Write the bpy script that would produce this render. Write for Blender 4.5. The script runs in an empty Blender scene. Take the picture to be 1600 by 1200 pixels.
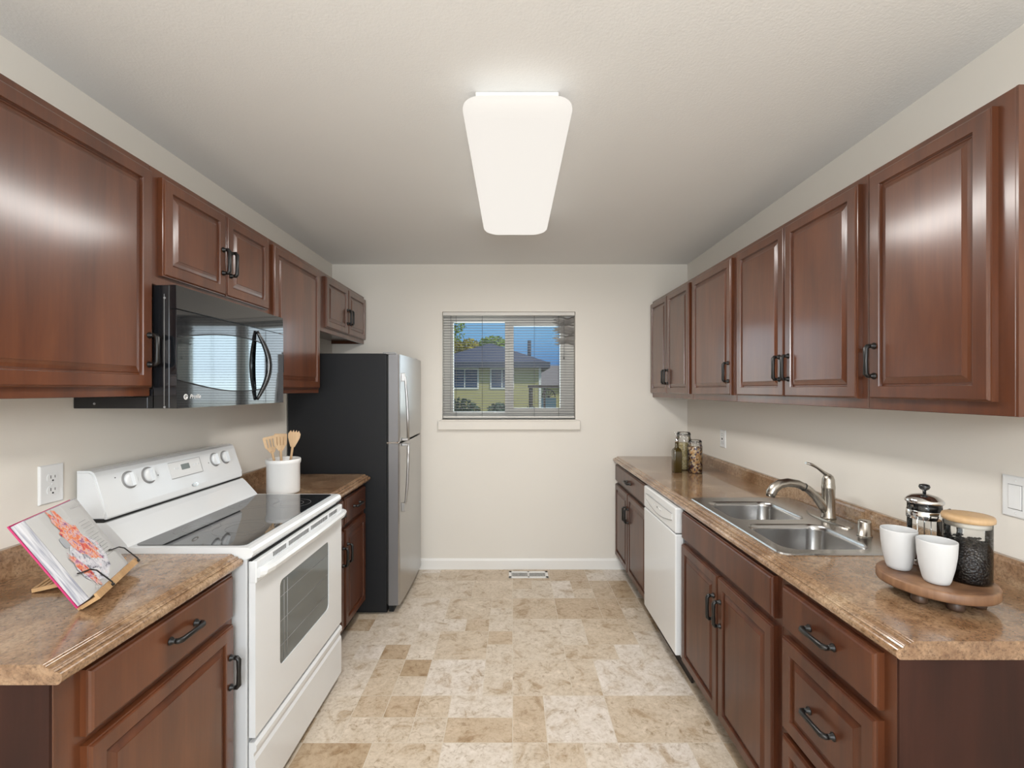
import bpy, bmesh, math, random
from mathutils import Vector, Matrix
PI = math.pi
random.seed(7)
C = bpy.context.scene.collection

# ------------------------------------------------------------------ camera, world, light, exposure
S = bpy.context.scene
CAMZ = 1.44
cam_d = bpy.data.cameras.new('camera'); cam = bpy.data.objects.new('camera', cam_d); C.objects.link(cam)
cam.location = (0, 0, CAMZ); cam.rotation_euler = (PI/2, 0, 0)
cam_d.sensor_fit = 'HORIZONTAL'; cam_d.sensor_width = 36; cam_d.lens = 36*711/1600
cam_d.shift_x = -0.000625; cam_d.shift_y = 0.005
cam_d.clip_start = 0.02; cam_d.clip_end = 400
S.camera = cam
S.view_settings.view_transform = 'Standard'
S.view_settings.look = 'None'
S.view_settings.exposure = 0.0
S.view_settings.gamma = 1.0
S.view_settings.use_curve_mapping = False

w = bpy.data.worlds.new('world'); S.world = w; w.use_nodes = True
wn = w.node_tree.nodes; wl = w.node_tree.links
tc = wn.new('ShaderNodeTexCoord'); sx = wn.new('ShaderNodeSeparateXYZ'); wl.new(tc.outputs['Generated'], sx.inputs[0])
sr = wn.new('ShaderNodeValToRGB'); wl.new(sx.outputs[2], sr.inputs[0])      # clear sky: pale at the horizon, blue above
for p_, c_ in ((0.0, (.56, .68, .78)), (.035, (.36, .58, .78)), (.12, (.17, .40, .68)), (1.0, (.05, .16, .42))):
    e_ = sr.color_ramp.elements.new(p_) if p_ not in (0.0, 1.0) else sr.color_ramp.elements[int(p_)]
    e_.color = c_ + (1,)
wl.new(sr.outputs[0], wn['Background'].inputs[0]); wn['Background'].inputs[1].default_value = 1.0

def lamp(name, kind, loc, rot, energy, color=(1,1,1), **k):
    d = bpy.data.lights.new(name, kind); d.energy = energy; d.color = color
    for a, b in k.items(): setattr(d, a, b)
    o = bpy.data.objects.new(name, d); o.location = loc; o.rotation_euler = rot; C.objects.link(o); return o
sd = Vector((0.55, -0.6, 0.62))            # towards the sun
sun = lamp('sun', 'SUN', (0, 0, 20), (0, 0, 0), 2.0, (1, .94, .84), angle=0.01)
sun.rotation_euler = sd.to_track_quat('Z', 'Y').to_euler()
# added fill lamp behind the camera, standing in for unseen patio daylight
lamp('rear_fill_panel', 'AREA', (0.0, -2.9, 1.25), (PI/2, 0, 0), 60, (.90, .96, 1.0), shape='RECTANGLE', size=2.3, size_y=2.0)
# daylight entering through the kitchen window
lamp('daylight_kitchen_window', 'AREA', (-0.03, 3.82, 1.63), (-PI/2, 0, 0), 7, (.90, .97, 1.0), shape='RECTANGLE', size=1.0, size_y=.8)

# unseen point lamp added behind the viewer to lift the ceiling and walls
lamp('rear_fill_point', 'POINT', (0, -.75, 1.75), (0, 0, 0), 84, (.97, .985, 1), shadow_soft_size=.25)

# ------------------------------------------------------------------ material helpers
def lin(c):
    return tuple(((v/255)/12.92 if v/255 <= .04045 else ((v/255+.055)/1.055)**2.4) for v in c) + (1,)
def mat(name, col=(.8,.8,.8), rough=.5, metal=0, spec=.5, coat=0, coat_r=.1, **k):
    m = bpy.data.materials.new(name); m.use_nodes = True
    b = m.node_tree.nodes['Principled BSDF']
    b.inputs['Base Color'].default_value = tuple(col)[:3] + (1,)
    b.inputs['Roughness'].default_value = rough; b.inputs['Metallic'].default_value = metal
    b.inputs['Specular IOR Level'].default_value = spec
    b.inputs['Coat Weight'].default_value = coat; b.inputs['Coat Roughness'].default_value = coat_r
    for a, v in k.items(): b.inputs[a.replace('_', ' ')].default_value = v
    return m
def N(m, t, **k):
    n = m.node_tree.nodes.new(t)
    for a, v in k.items():
        if a in n.inputs.keys(): n.inputs[a].default_value = v
        else: setattr(n, a, v)
    return n
def L(m, a, b): m.node_tree.links.new(a, b)
def BS(m): return m.node_tree.nodes['Principled BSDF']
def coords(m, scale=(1,1,1), kind='Object'):
    t = N(m, 'ShaderNodeTexCoord'); mp = N(m, 'ShaderNodeMapping'); mp.inputs['Scale'].default_value = scale
    L(m, t.outputs[kind], mp.inputs[0]); return mp.outputs[0]
def geo_coords(m, scale=(1,1,1)):
    t = N(m, 'ShaderNodeNewGeometry'); mp = N(m, 'ShaderNodeMapping'); mp.inputs['Scale'].default_value = scale
    L(m, t.outputs['Position'], mp.inputs[0]); return mp.outputs[0]
def noise(m, vec, scale, detail=4, rough=.5, dist=0):
    n = N(m, 'ShaderNodeTexNoise'); n.inputs['Scale'].default_value = scale; n.inputs['Detail'].default_value = detail
    n.inputs['Roughness'].default_value = rough; n.inputs['Distortion'].default_value = dist
    L(m, vec, n.inputs['Vector']); return n.outputs['Fac']
def ramp(m, fac, stops, interp='LINEAR'):
    r = N(m, 'ShaderNodeValToRGB'); r.color_ramp.interpolation = interp
    e = r.color_ramp.elements
    while len(e) < len(stops): e.new(.5)
    for i, (p, c) in enumerate(stops): e[i].position = p; e[i].color = tuple(c)[:3] + (1,)
    L(m, fac, r.inputs[0]); return r.outputs[0]
def mixc(m, fac, a, b, mode='MIX'):
    n = N(m, 'ShaderNodeMix', data_type='RGBA', blend_type=mode)
    for s, v in ((n.inputs[0], fac), (n.inputs[6], a), (n.inputs[7], b)):
        if hasattr(v, 'links'): L(m, v, s)
        else: s.default_value = v if isinstance(v, float) else tuple(v)[:3] + (1,)
    return n.outputs[2]
def bump(m, fac, strength=.2, dist=.01):
    b = N(m, 'ShaderNodeBump'); b.inputs['Strength'].default_value = strength; b.inputs['Distance'].default_value = dist
    L(m, fac, b.inputs['Height']); L(m, b.outputs[0], BS(m).inputs['Normal'])

M = {}
def paint(name, col, rough=.75, b=.06):
    m = mat(name, col, rough, spec=.3); v = geo_coords(m)
    bump(m, noise(m, v, 140, 3), b, .003)
    c = mixc(m, noise(m, v, 1.3, 2), tuple(x*.97 for x in col), tuple(min(1, x*1.03) for x in col))
    L(m, c, BS(m).inputs['Base Color']); return m
M['wall'] = paint('wall_paint', (.735, .70, .64))
M['ceiling'] = paint('ceiling_paint', (.78, .78, .77), .9, .25)
M['trim'] = mat('trim_paint', (.80, .79, .76), .4)
def wood(name, dark, mid, light, coat=.55, rough=.42, coat_r=.2):
    m = mat(name, mid, rough, coat=coat, coat_r=coat_r)
    v = geo_coords(m, (5, 5, .8)); v2 = geo_coords(m, (60, 60, 2.0)); v3 = geo_coords(m, (1.6, 1.6, 1.1))
    a = noise(m, v, 2.2, 5, .55, .6); b = noise(m, v2, 2, 3, .6)
    c1 = ramp(m, a, [(.3, dark), (.5, mid), (.72, light)])
    c2 = mixc(m, b, (.82, .80, .78), (1.12, 1.12, 1.12)); c = mixc(m, 1.0, c1, c2, 'MULTIPLY')
    c3 = ramp(m, noise(m, v3, 1.5, 2), [(.3, (.85, .85, .85)), (.7, (1.15, 1.12, 1.1))])
    c = mixc(m, 1.0, c, c3, 'MULTIPLY')
    L(m, c, BS(m).inputs['Base Color']); bump(m, b, .04, .002); return m
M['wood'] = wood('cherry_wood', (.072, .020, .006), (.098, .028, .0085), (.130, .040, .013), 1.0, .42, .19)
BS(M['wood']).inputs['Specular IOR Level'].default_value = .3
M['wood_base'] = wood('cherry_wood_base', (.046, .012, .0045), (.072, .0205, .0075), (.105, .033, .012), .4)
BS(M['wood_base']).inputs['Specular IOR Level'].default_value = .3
M['wood_dark'] = wood('dark_end_panel', (.022, .0075, .005), (.032, .0105, .0065), (.044, .015, .009), 0, .6)
BS(M['wood_dark']).inputs['Specular IOR Level'].default_value = .22
M['toe'] = mat('toe_kick', (.02, .013, .01), .7)
M['bamboo'] = wood('bamboo', (.42, .24, .10), (.52, .32, .15), (.62, .42, .22), .1, .55)
M['beech'] = wood('beech_utensil', (.55, .36, .20), (.66, .46, .27), (.74, .55, .35), 0, .6)
M['acacia'] = wood('acacia', (.07, .03, .015), (.20, .10, .05), (.38, .22, .12), .1, .5)
M['dark_foot'] = wood('dark_foot', (.03, .014, .008), (.06, .03, .017), (.10, .055, .03), .1, .5)
M['lidwood'] = wood('lid_wood', (.50, .32, .16), (.58, .39, .21), (.64, .45, .27), 0, .5)
# laminate
m = mat('laminate', (.4, .25, .15), .22, coat=.6, coat_r=.05); M['laminate'] = m
v = geo_coords(m)
big = ramp(m, noise(m, v, 5.5, 5, .6, .5), [(.30, lin((120, 89, 63))), (.5, lin((147, 118, 91))), (.70, lin((172, 148, 121)))])
sp = ramp(m, noise(m, v, 150, 5, .75), [(.33, (.38, .33, .28)), (.44, (.86, .84, .82)), (.54, (1.05, 1.04, 1.02)), (.62, (1.1, 1.1, 1.1)), (.70, (1.6, 1.58, 1.5))])
c = mixc(m, 1.0, big, sp, 'MULTIPLY')
sp2 = ramp(m, noise(m, v, 45, 4, .7, .4), [(.36, (.72, .66, .60)), (.5, (1, 1, 1)), (.66, (1.14, 1.13, 1.12))])
L(m, mixc(m, 1.0, c, sp2, 'MULTIPLY'), BS(m).inputs['Base Color'])
# floor tile
m = mat('floor_vinyl', (.6, .5, .4), .38, coat=.15, coat_r=.25); M['floor'] = m
at = N(m, 'ShaderNodeAttribute', attribute_name='tone'); gr = N(m, 'ShaderNodeAttribute', attribute_name='grout')
base = ramp(m, at.outputs['Fac'], [(0, lin((172, 148, 118))), (.25, lin((191, 171, 146))), (.5, lin((202, 186, 165))), (.75, lin((209, 197, 181))), (1, lin((217, 208, 198)))])
v = geo_coords(m)
off = N(m, 'ShaderNodeVectorMath', operation='MULTIPLY_ADD'); L(m, at.outputs['Fac'], off.inputs[0]); off.inputs[1].default_value = (37, 91, 13); L(m, v, off.inputs[2])
n1 = noise(m, off.outputs[0], 9, 8, .68, .8); n2 = noise(m, off.outputs[0], 22, 6, .7, 1.5)
c = mixc(m, 1.0, base, ramp(m, n1, [(.34, (.70, .61, .50)), (.46, (.97, .96, .94)), (.56, (1.02, 1.02, 1.02)), (.68, (1.15, 1.16, 1.19))]), 'MULTIPLY')
n3 = noise(m, off.outputs[0], 55, 5, .75, .3)
c = mixc(m, 1.0, c, ramp(m, n3, [(.36, (.84, .80, .76)), (.5, (1, 1, 1)), (.66, (1.07, 1.07, 1.08))]), 'MULTIPLY')
c = mixc(m, 1.0, c, ramp(m, n2, [(.33, (.66, .60, .52)), (.44, (1, 1, 1)), (.75, (1.05, 1.05, 1.06))]), 'MULTIPLY')
c = mixc(m, gr.outputs['Fac'], c, lin((208, 198, 182)))
L(m, c, BS(m).inputs['Base Color']); bump(m, n1, .12, .003)
# simple
M['white_enamel'] = mat('white_enamel', (.73, .75, .765), .22, coat=.5, coat_r=.06)
M['white_plastic'] = mat('white_plastic', (.74, .75, .75), .35)
M['range_side'] = mat('range_side_grey', (.60, .62, .64), .4)
M['grey_plastic'] = mat('grey_plastic', (.28, .28, .28), .4)
M['dark_slot'] = mat('dark_slot', (.10, .10, .10), .6)
M['black_gap'] = mat('black_gap', (.01, .01, .01), .6)
M['black_glass'] = mat('black_glass', (.012, .013, .015), .04, spec=1.0, coat=.6, coat_r=.02)
M['black_gloss'] = mat('black_gloss', (.010, .011, .013), .12, spec=.6)
M['mw_glass'] = mat('microwave_glass', (.27, .30, .31), .035, metal=1.0)
M['mw_front'] = mat('microwave_front', (.008, .009, .011), .05, spec=.4, coat=.6, coat_r=.03, IOR=1.6, Coat_IOR=1.6)
M['oven_glass'] = mat('oven_glass', (.10, .115, .115), .06, spec=.8)
M['black_metal'] = mat('black_metal', (.007, .0065, .006), .36, spec=.45)
M['fridge_side'] = mat('fridge_side_black', (.012, .013, .015), .55, spec=.3)
bump(M['fridge_side'], noise(M['fridge_side'], geo_coords(M['fridge_side']), 300, 2), .15, .002)
def steel(name, col, rough, stretch=(1, 1, 200)):
    m = mat(name, col, rough, metal=1); v = geo_coords(m, stretch)
    bump(m, noise(m, v, 3, 2), .02, .001); return m
M['steel'] = steel('stainless', (.47, .465, .46), .22, (200, 1, 1))
M['door_steel'] = steel('door_stainless', (.46, .455, .45), .30, (1, 1, 200))
M['edge_grey'] = mat('door_edge_grey', (.22, .215, .22), .4, metal=.5)
M['nickel'] = mat('brushed_nickel', (.46, .43, .385), .27, metal=1)
M['chrome'] = mat('chrome', (.75, .75, .75), .06, metal=1)
M['ceramic'] = mat('white_ceramic', (.80, .80, .79), .35, coat=.3, coat_r=.15)
M['matte_white'] = mat('matte_white_cup', (.57, .575, .58), .5)
M['olive_glass'] = mat('olive_glass', (.050, .034, .008), .08, coat=.5, spec=.7)
def glass(name, tint=(1, 1, 1), refl=1.0, rough=.03):
    m = bpy.data.materials.new(name); m.use_nodes = True; nt = m.node_tree; nt.nodes.clear()
    o = nt.nodes.new('ShaderNodeOutputMaterial'); t = nt.nodes.new('ShaderNodeBsdfTransparent'); t.inputs[0].default_value = tint + (1,)
    g = nt.nodes.new('ShaderNodeBsdfGlossy'); g.inputs['Roughness'].default_value = rough
    f = nt.nodes.new('ShaderNodeFresnel'); f.inputs[0].default_value = 1.5
    mu = nt.nodes.new('ShaderNodeMath'); mu.operation = 'MULTIPLY'; mu.inputs[1].default_value = refl
    x = nt.nodes.new('ShaderNodeMixShader')
    nt.links.new(f.outputs[0], mu.inputs[0]); nt.links.new(mu.outputs[0], x.inputs[0])
    nt.links.new(t.outputs[0], x.inputs[1]); nt.links.new(g.outputs[0], x.inputs[2]); nt.links.new(x.outputs[0], o.inputs[0]); return m
M['glass'] = glass('clear_glass', (.96, .97, .97)); M['pane'] = glass('window_pane', (.97, .985, .98), .3, .3)
m = mat('lamp_diffuser', (.10, .095, .085), .6, spec=.1); M['diffuser'] = m
BS(m).inputs['Emission Color'].default_value = (1, .95, .885, 1); BS(m).inputs['Emission Strength'].default_value = 0.86
M['beans'] = mat('coffee_beans', (.012, .009, .009), .35)
def speck(name, stops, scale):
    m = mat(name, (.5, .4, .3), .6); vo = N(m, 'ShaderNodeTexVoronoi'); vo.inputs['Scale'].default_value = scale
    L(m, geo_coords(m), vo.inputs['Vector']); sx = N(m, 'ShaderNodeSeparateColor'); L(m, vo.outputs['Color'], sx.inputs[0])
    L(m, ramp(m, sx.outputs[0], stops, 'CONSTANT'), BS(m).inputs['Base Color']); bump(m, vo.outputs['Distance'], .6, .004); return m
M['granola'] = speck('granola', [(0, (.50, .27, .10)), (.3, (.12, .05, .04)), (.5, (.60, .40, .2)), (.7, (.10, .05, .09)), (.82, (.65, .52, .36))], 90)
M['pasta'] = speck('grain', [(0, (.55, .44, .22)), (.4, (.42, .33, .15)), (.7, (.66, .56, .34))], 140)
M['magenta'] = mat('magenta_cover', (.48, .02, .13), .35)
M['paper'] = mat('paper', (.90, .90, .89), .6)
m = mat('page_block', (.7, .7, .7), .8); M['pageblock'] = m
L(m, ramp(m, noise(m, coords(m, (1, 60, 1), 'UV'), 3, 2), [(.35, (.24, .25, .30)), (.6, (.52, .52, .54))]), BS(m).inputs['Base Color'])
m = mat('food_print', (.8, .8, .8), .45); M['foodprint'] = m
v = coords(m, (1, 1, 1), 'UV')
n = noise(m, v, 13, 6, .7, .6)
c = ramp(m, n, [(.30, lin((110, 40, 90))), (.38, lin((190, 50, 80))), (.44, lin((222, 110, 90))), (.48, lin((228, 150, 80))), (.52, lin((225, 200, 200))), (.58, lin((190, 110, 140))), (.64, lin((120, 80, 130))), (.72, lin((225, 215, 220)))])
L(m, c, BS(m).inputs['Base Color'])
m = mat('plate_print', (.8, .8, .8), .45); M['plateprint'] = m
L(m, ramp(m, noise(m, coords(m, (1, 1, 1), 'UV'), 16, 5, .7, .6), [(.36, lin((70, 70, 85))), (.45, lin((190, 190, 200))), (.6, lin((228, 228, 232))), (.72, lin((215, 120, 140)))]), BS(m).inputs['Base Color'])
M['ink'] = mat('grey_ink', (.45, .45, .45), .7)
M['slat'] = mat('backlit_slat', (.19, .19, .185), .6, spec=.2)  # white slats given a dark colour for their backlit shade
M['bent'] = mat('bent_slat', (.45, .43, .41), .5)
M['vinyl'] = mat('window_vinyl', (.62, .60, .56), .45)
M['cord'] = mat('blind_cord', (.12, .12, .12), .6)
# outside
def siding():
    m = mat('lap_siding', lin((176, 168, 116)), .7)
    wv = N(m, 'ShaderNodeTexWave', wave_type='BANDS', bands_direction='Z', wave_profile='SAW'); wv.inputs['Scale'].default_value = 1.6
    L(m, geo_coords(m), wv.inputs['Vector']); bump(m, wv.outputs['Fac'], .5, .02); return m
M['siding'] = siding()
M['shingle'] = mat('roof_shingle', lin((46, 56, 84)), .8)
M['shingle_sheen'] = mat('sky_sheen_shingle', lin((118, 136, 152)), .7)  # roof shingle lightened, the sky's reflection is put into the colour
M['fascia'] = mat('fascia', lin((52, 60, 78)), .6)
M['shingle_grey'] = mat('grey_shingle', lin((112, 106, 108)), .8)
M['house_glass'] = mat('house_glass', lin((44, 66, 96)), .15)
M['white_out'] = mat('white_trim_outside', (.75, .76, .72), .6)
M['post'] = mat('pergola_wood', lin((64, 52, 46)), .8)
M['door_blue'] = mat('pale_blue_door', lin((150, 180, 196)), .6)
def leafmat(name, a, b):
    m = mat(name, a, .7); L(m, mixc(m, noise(m, geo_coords(m), 3.0, 3), a, b), BS(m).inputs['Base Color']); return m
M['leaf_yellow'] = leafmat('yellow_leaves', lin((182, 158, 52)), lin((112, 128, 50)))
M['leaf_green'] = leafmat('green_leaves', lin((92, 128, 48)), lin((130, 150, 60)))
M['hedge'] = leafmat('hedge_leaves', lin((38, 60, 48)), lin((60, 84, 60)))
M['bark'] = mat('bark', lin((80, 66, 50)), .9)
M['grass'] = leafmat('lawn', lin((82, 100, 56)), lin((112, 122, 70)))

# ------------------------------------------------------------------ mesh helpers (all take world coordinates)
def nb(): return bmesh.new()
def box(bm, x0, x1, y0, y1, z0, z1, bev=0, seg=2):
    r = bmesh.ops.create_cube(bm, size=1)
    for v in r['verts']:
        v.co = Vector(((x0+x1)/2 + v.co.x*(x1-x0), (y0+y1)/2 + v.co.y*(y1-y0), (z0+z1)/2 + v.co.z*(z1-z0)))
    if bev:
        es = list({e for v in r['verts'] for e in v.link_edges})
        bmesh.ops.bevel(bm, geom=es, offset=bev, segments=seg, profile=.5, affect='EDGES')
    return bm
def lathe(bm, prof, c=(0, 0, 0), n=32, mtx=None, cap=True):
    rings = []
    for r, z in prof:
        ring = []
        for i in range(n):
            a = 2*PI*i/n; p = Vector((r*math.cos(a), r*math.sin(a), z))
            if mtx: p = mtx @ p
            ring.append(bm.verts.new(p + Vector(c)))
        rings.append(ring)
    for a, b in zip(rings, rings[1:]):
        for i in range(n):
            f = bm.faces.new((a[i], a[(i+1) % n], b[(i+1) % n], b[i])); f.smooth = True
    if cap:
        bm.faces.new(rings[0][::-1]); bm.faces.new(rings[-1])
    return bm
def tube(bm, pts, rad, n=10, sq=None):
    pts = [Vector(p) for p in pts]; rad = rad if isinstance(rad, (list, tuple)) else [rad]*len(pts)
    up = None; rings = []
    for i, p in enumerate(pts):
        if i == 0: d = pts[1]-p
        elif i == len(pts)-1: d = p-pts[-2]
        else: d = (pts[i+1]-p).normalized() + (p-pts[i-1]).normalized()
        d.normalize()
        if up is None:
            up = Vector((0, 0, 1)) if abs(d.z) < .9 else Vector((1, 0, 0))
        u = (up - d*up.dot(d)).normalized(); vv = d.cross(u); up = u
        ring = []
        for k in range(n):
            a = 2*PI*(k+.5)/n; s1, s2 = (sq if sq else (1, 1))
            ring.append(bm.verts.new(p + u*math.cos(a)*rad[i]*s1 + vv*math.sin(a)*rad[i]*s2))
        rings.append(ring)
    for a, b in zip(rings, rings[1:]):
        for k in range(n):
            f = bm.faces.new((a[k], a[(k+1) % n], b[(k+1) % n], b[k])); f.smooth = n > 4
    bm.faces.new(rings[0][::-1]); bm.faces.new(rings[-1]); return bm
def prism(bm, poly, f0, f1):
    """poly: list of 2D points; f0, f1: functions mapping a 2D point to the two end positions"""
    a = [bm.verts.new(f0(*p)) for p in poly]; b = [bm.verts.new(f1(*p)) for p in poly]; n = len(poly)
    bm.faces.new(a); bm.faces.new(b[::-1])
    for i in range(n): bm.faces.new((a[i], b[i], b[(i+1) % n], a[(i+1) % n]))
    return bm
def rrect(x0, x1, y0, y1, r, n=6):
    p = []
    for cx, cy, a0 in ((x1-r, y1-r, 0), (x0+r, y1-r, PI/2), (x0+r, y0+r, PI), (x1-r, y0+r, 1.5*PI)):
        for i in range(n+1):
            a = a0 + PI/2*i/n; p.append((cx+r*math.cos(a), cy+r*math.sin(a)))
    return p
def nested(bm, s, xb, y0, y1, z0, z1, levels):
    rings = []
    for ins, t in levels:
        x = xb + s*t
        rings.append([bm.verts.new(q) for q in ((x, y0+ins, z0+ins), (x, y1-ins, z0+ins), (x, y1-ins, z1-ins), (x, y0+ins, z1-ins))])
    for a, b in zip(rings, rings[1:]):
        for i in range(4): bm.faces.new((a[i], a[(i+1) % 4], b[(i+1) % 4], b[i]))
    bm.faces.new(rings[0][::-1]); bm.faces.new(rings[-1]); return bm
def raised(bm, s, xb, y0, y1, z0, z1, t=.022, fr=.039):
    return nested(bm, s, xb, y0, y1, z0, z1, [(0, 0), (0, t-.007), (.003, t-.006), (.004, t-.002), (.007, t), (fr, t), (fr+.0015, t-.003), (fr+.003, t-.010), (fr+.006, t-.010), (fr+.009, t-.008), (fr+.018, t-.0055), (fr+.027, t-.0015), (fr+.0275, t)])
def slab(bm, s, xb, y0, y1, z0, z1, t=.022):
    return nested(bm, s, xb, y0, y1, z0, z1, [(0, 0), (0, t-.009), (.004, t-.008), (.006, t-.003), (.010, t)])
def finish(bm, wp=None):
    bmesh.ops.recalc_face_normals(bm, faces=bm.faces)
    if wp:
        for v in bm.verts: v.co = wp(v.co)

def obj(name, bm, m, parent=None, loc=(0, 0, 0), wp=None, recalc=True):
    if recalc: bmesh.ops.recalc_face_normals(bm, faces=bm.faces)
    off = Vector(loc)
    if parent is not None:
        q = parent; off = Vector(q['_o']) if '_o' in q else off
    for v in bm.verts:
        if wp: v.co = wp(v.co)
        v.co -= off
    me = bpy.data.meshes.new(name); bm.to_mesh(me); bm.free()
    me.materials.append(m)
    o = bpy.data.objects.new(name, me); C.objects.link(o)
    if parent is not None: o.parent = parent; o['_o'] = list(off)
    else: o.location = loc; o['_o'] = list(off)
    return o
def thing(name, label, cat, loc, group=None):
    o = bpy.data.objects.new(name, None); C.objects.link(o); o.location = loc; o.empty_display_size = .1
    o['label'] = label; o['category'] = cat; o['_o'] = list(loc)
    if group: o['group'] = group
    return o
def tag(o, label, cat, group=None, kind=None):
    o['label'] = label; o['category'] = cat
    if group: o['group'] = group
    if kind: o['kind'] = kind
    return o
def struct(name, bm, m, label=None, cat=None, parent=None):
    o = obj(name, bm, m, parent)
    if parent is None:
        o['kind'] = 'structure'
        if label: o['label'] = label
        if cat: o['category'] = cat
    return o

# ------------------------------------------------------------------ room
XL, XR, YB, YN, H = -1.446, 1.400, 3.645, -3.0, 2.44
WX0, WX1, WZ0, WZ1 = -.564, .502, 1.197, 2.060     # window opening
bm = nb(); box(bm, XL-.12, XL, YN-.14, YB+.14, 0, H); struct('wall_left', bm, M['wall'], 'beige painted wall behind the range and refrigerator', 'wall')
bm = nb(); box(bm, XR, XR+.12, YN-.14, YB+.14, 0, H); struct('wall_right', bm, M['wall'], 'beige painted wall behind the sink counter', 'wall')
bm = nb(); t = .14
box(bm, XL, WX0, YB, YB+t, 0, H); box(bm, WX1, XR, YB, YB+t, 0, H); box(bm, WX0, WX1, YB, YB+t, 0, WZ0); box(bm, WX0, WX1, YB, YB+t, WZ1, H)
struct('wall_back', bm, M['wall'], 'beige painted end wall holding the window', 'wall')
bm = nb(); box(bm, XL, -1.2, YN-.14, YN, 0, H); box(bm, 1.15, XR, YN-.14, YN, 0, H); box(bm, -1.2, 1.15, YN-.14, YN, 2.3, H)
struct('wall_front', bm, M['wall'], 'wall behind the viewer with an added glazed patio door', 'wall')
bm = nb(); box(bm, XL-.12, XR+.12, YN-.14, YB+.14, H, H+.2); struct('ceiling', bm, M['ceiling'], 'off-white painted ceiling', 'ceiling')
# floor as random ashlar vinyl tiles
def make_floor():
    u = .1425; nx0, nx1 = -11, 10; ny0, ny1 = -5, 27
    used = {}; tiles = []
    rnd = random.Random(11)
    for j in range(ny1, ny0-1, -1):
        for i in range(nx0, nx1+1):
            if (i, j) in used: continue
            opts = [(2, 2), (1, 2), (2, 1), (1, 1), (3, 2), (2, 3)]; ws = [24, 24, 26, 26, 6, 4]
            while True:
                wv, hv = rnd.choices(opts, ws)[0]
                cells = [(i+a, j-b) for a in range(wv) for b in range(hv)]
                ok = all(c not in used and nx0 <= c[0] <= nx1 and c[1] >= ny0-1 for c in cells) and not (i < 0 and i+wv > 0)
                if ok: break
                opts, ws = opts + [(1, 1)], ws + [40]
            for c in cells: used[c] = 1
            tiles.append((i*u, (i+wv)*u, (j-hv+1)*u, (j+1)*u, rnd.choices([rnd.uniform(0, .2), rnd.uniform(.2, .6), rnd.uniform(.6, 1)], [9, 45, 46])[0]))
    me = bpy.data.meshes.new('floor'); V = []; F = []; T = []; G = []
    y00 = min(t[2] for t in tiles)
    for x0, x1, y0, y1, tone in tiles:
        x0 = max(x0, XL); x1 = min(x1, XR); y1 = min(y1, YB)
        if x1 <= x0+.003 or y1 <= y0+.003: continue
        g = .0013; k = len(V)
        V += [(x0, y0, 0), (x1, y0, 0), (x1, y1, 0), (x0, y1, 0), (x0+g, y0+g, 0), (x1-g, y0+g, 0), (x1-g, y1-g, 0), (x0+g, y1-g, 0)]
        F.append((k+4, k+5, k+6, k+7)); T.append(tone); G.append(0)
        for a in range(4):
            b = (a+1) % 4; F.append((k+a, k+b, k+4+b, k+4+a)); T.append(tone); G.append(1)
    k = len(V); z = -.05                                     # slab underside and the plain part behind the viewer
    V += [(XL-.12, YN-.14, 0), (XR+.12, YN-.14, 0), (XR+.12, y00, 0), (XL-.12, y00, 0), (XL-.12, YN-.14, z), (XR+.12, YN-.14, z), (XR+.12, YB+.14, z), (XL-.12, YB+.14, z)]
    F += [(k, k+1, k+2, k+3), (k+4, k+7, k+6, k+5)]; T += [.5, .5]; G += [0, 0]
    me.from_pydata(V, [], F)
    a = me.attributes.new('tone', 'FLOAT', 'FACE'); a.data.foreach_set('value', T)
    a = me.attributes.new('grout', 'FLOAT', 'FACE'); a.data.foreach_set('value', [float(g) for g in G])
    me.materials.append(M['floor']); o = bpy.data.objects.new('floor', me); C.objects.link(o)
    o['kind'] = 'structure'; o['label'] = 'beige and tan stone-look vinyl tile floor'; o['category'] = 'floor'
make_floor()
bm = nb()
prism(bm, [(0, 0), (-.013, 0), (-.013, .07), (-.009, .078), (-.006, .084), (0, .086)], lambda a, b: (-.80, YB+a, b), lambda a, b: (.93, YB+a, b))
struct('baseboard_back', bm, M['trim'], 'white baseboard along the end wall', 'baseboard')

# window in the back wall
wy = YB+.075
win = struct('window_1', box(nb(), WX0+.002, WX1-.002, wy+.056, wy+.062, WZ0+.001, WZ0+.04), M['vinyl'], 'off-white vinyl sliding window in the end wall', 'window')
bm = nb()
box(bm, WX0+.0005, WX0+.078, wy, wy+.055, WZ0, WZ1, .002); box(bm, WX1-.09, WX1-.0005, wy, wy+.055, WZ0, WZ1, .002)
box(bm, WX0+.078, WX1-.09, wy+.0008, wy+.055, WZ0, WZ0+.055); box(bm, WX0+.078, WX1-.09, wy+.0008, wy+.055, WZ1-.07, WZ1)
obj('window_frame', bm, M['vinyl'], win)
bm = nb()
box(bm, -.062, -.031, wy-.012, wy+.04, WZ0+.03, WZ1-.05); box(bm, -.030, .008, wy-.02, wy+.03, WZ0+.03, WZ1-.05, .002)
box(bm, .008, WX1-.115, wy-.0195, wy+.03, WZ1-.105, WZ1-.05); box(bm, .008, WX1-.115, wy-.0195, wy+.03, WZ0+.03, WZ0+.09)
box(bm, WX1-.115, WX1-.08, wy-.02, wy+.03, WZ0+.03, WZ1-.05, .002)
obj('sliding_sash', bm, M['vinyl'], win)
obj('glass_pane', box(nb(), WX0+.07, -.05, wy+.022, wy+.027, WZ0+.05, WZ1-.06), M['pane'], win)
obj('glass_pane', box(nb(), .0, WX1-.10, wy+.002, wy+.007, WZ0+.08, WZ1-.09), M['pane'], win)
bm = nb(); box(bm, -.595, .538, YB-.030, YB, 1.117, 1.190, .004); box(bm, -.575, .515, YB-.036, YB+.075, 1.187, 1.197, .003)
struct('trim_1', bm, M['wall'], 'painted window sill and apron below the blind', 'window sill')

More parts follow.
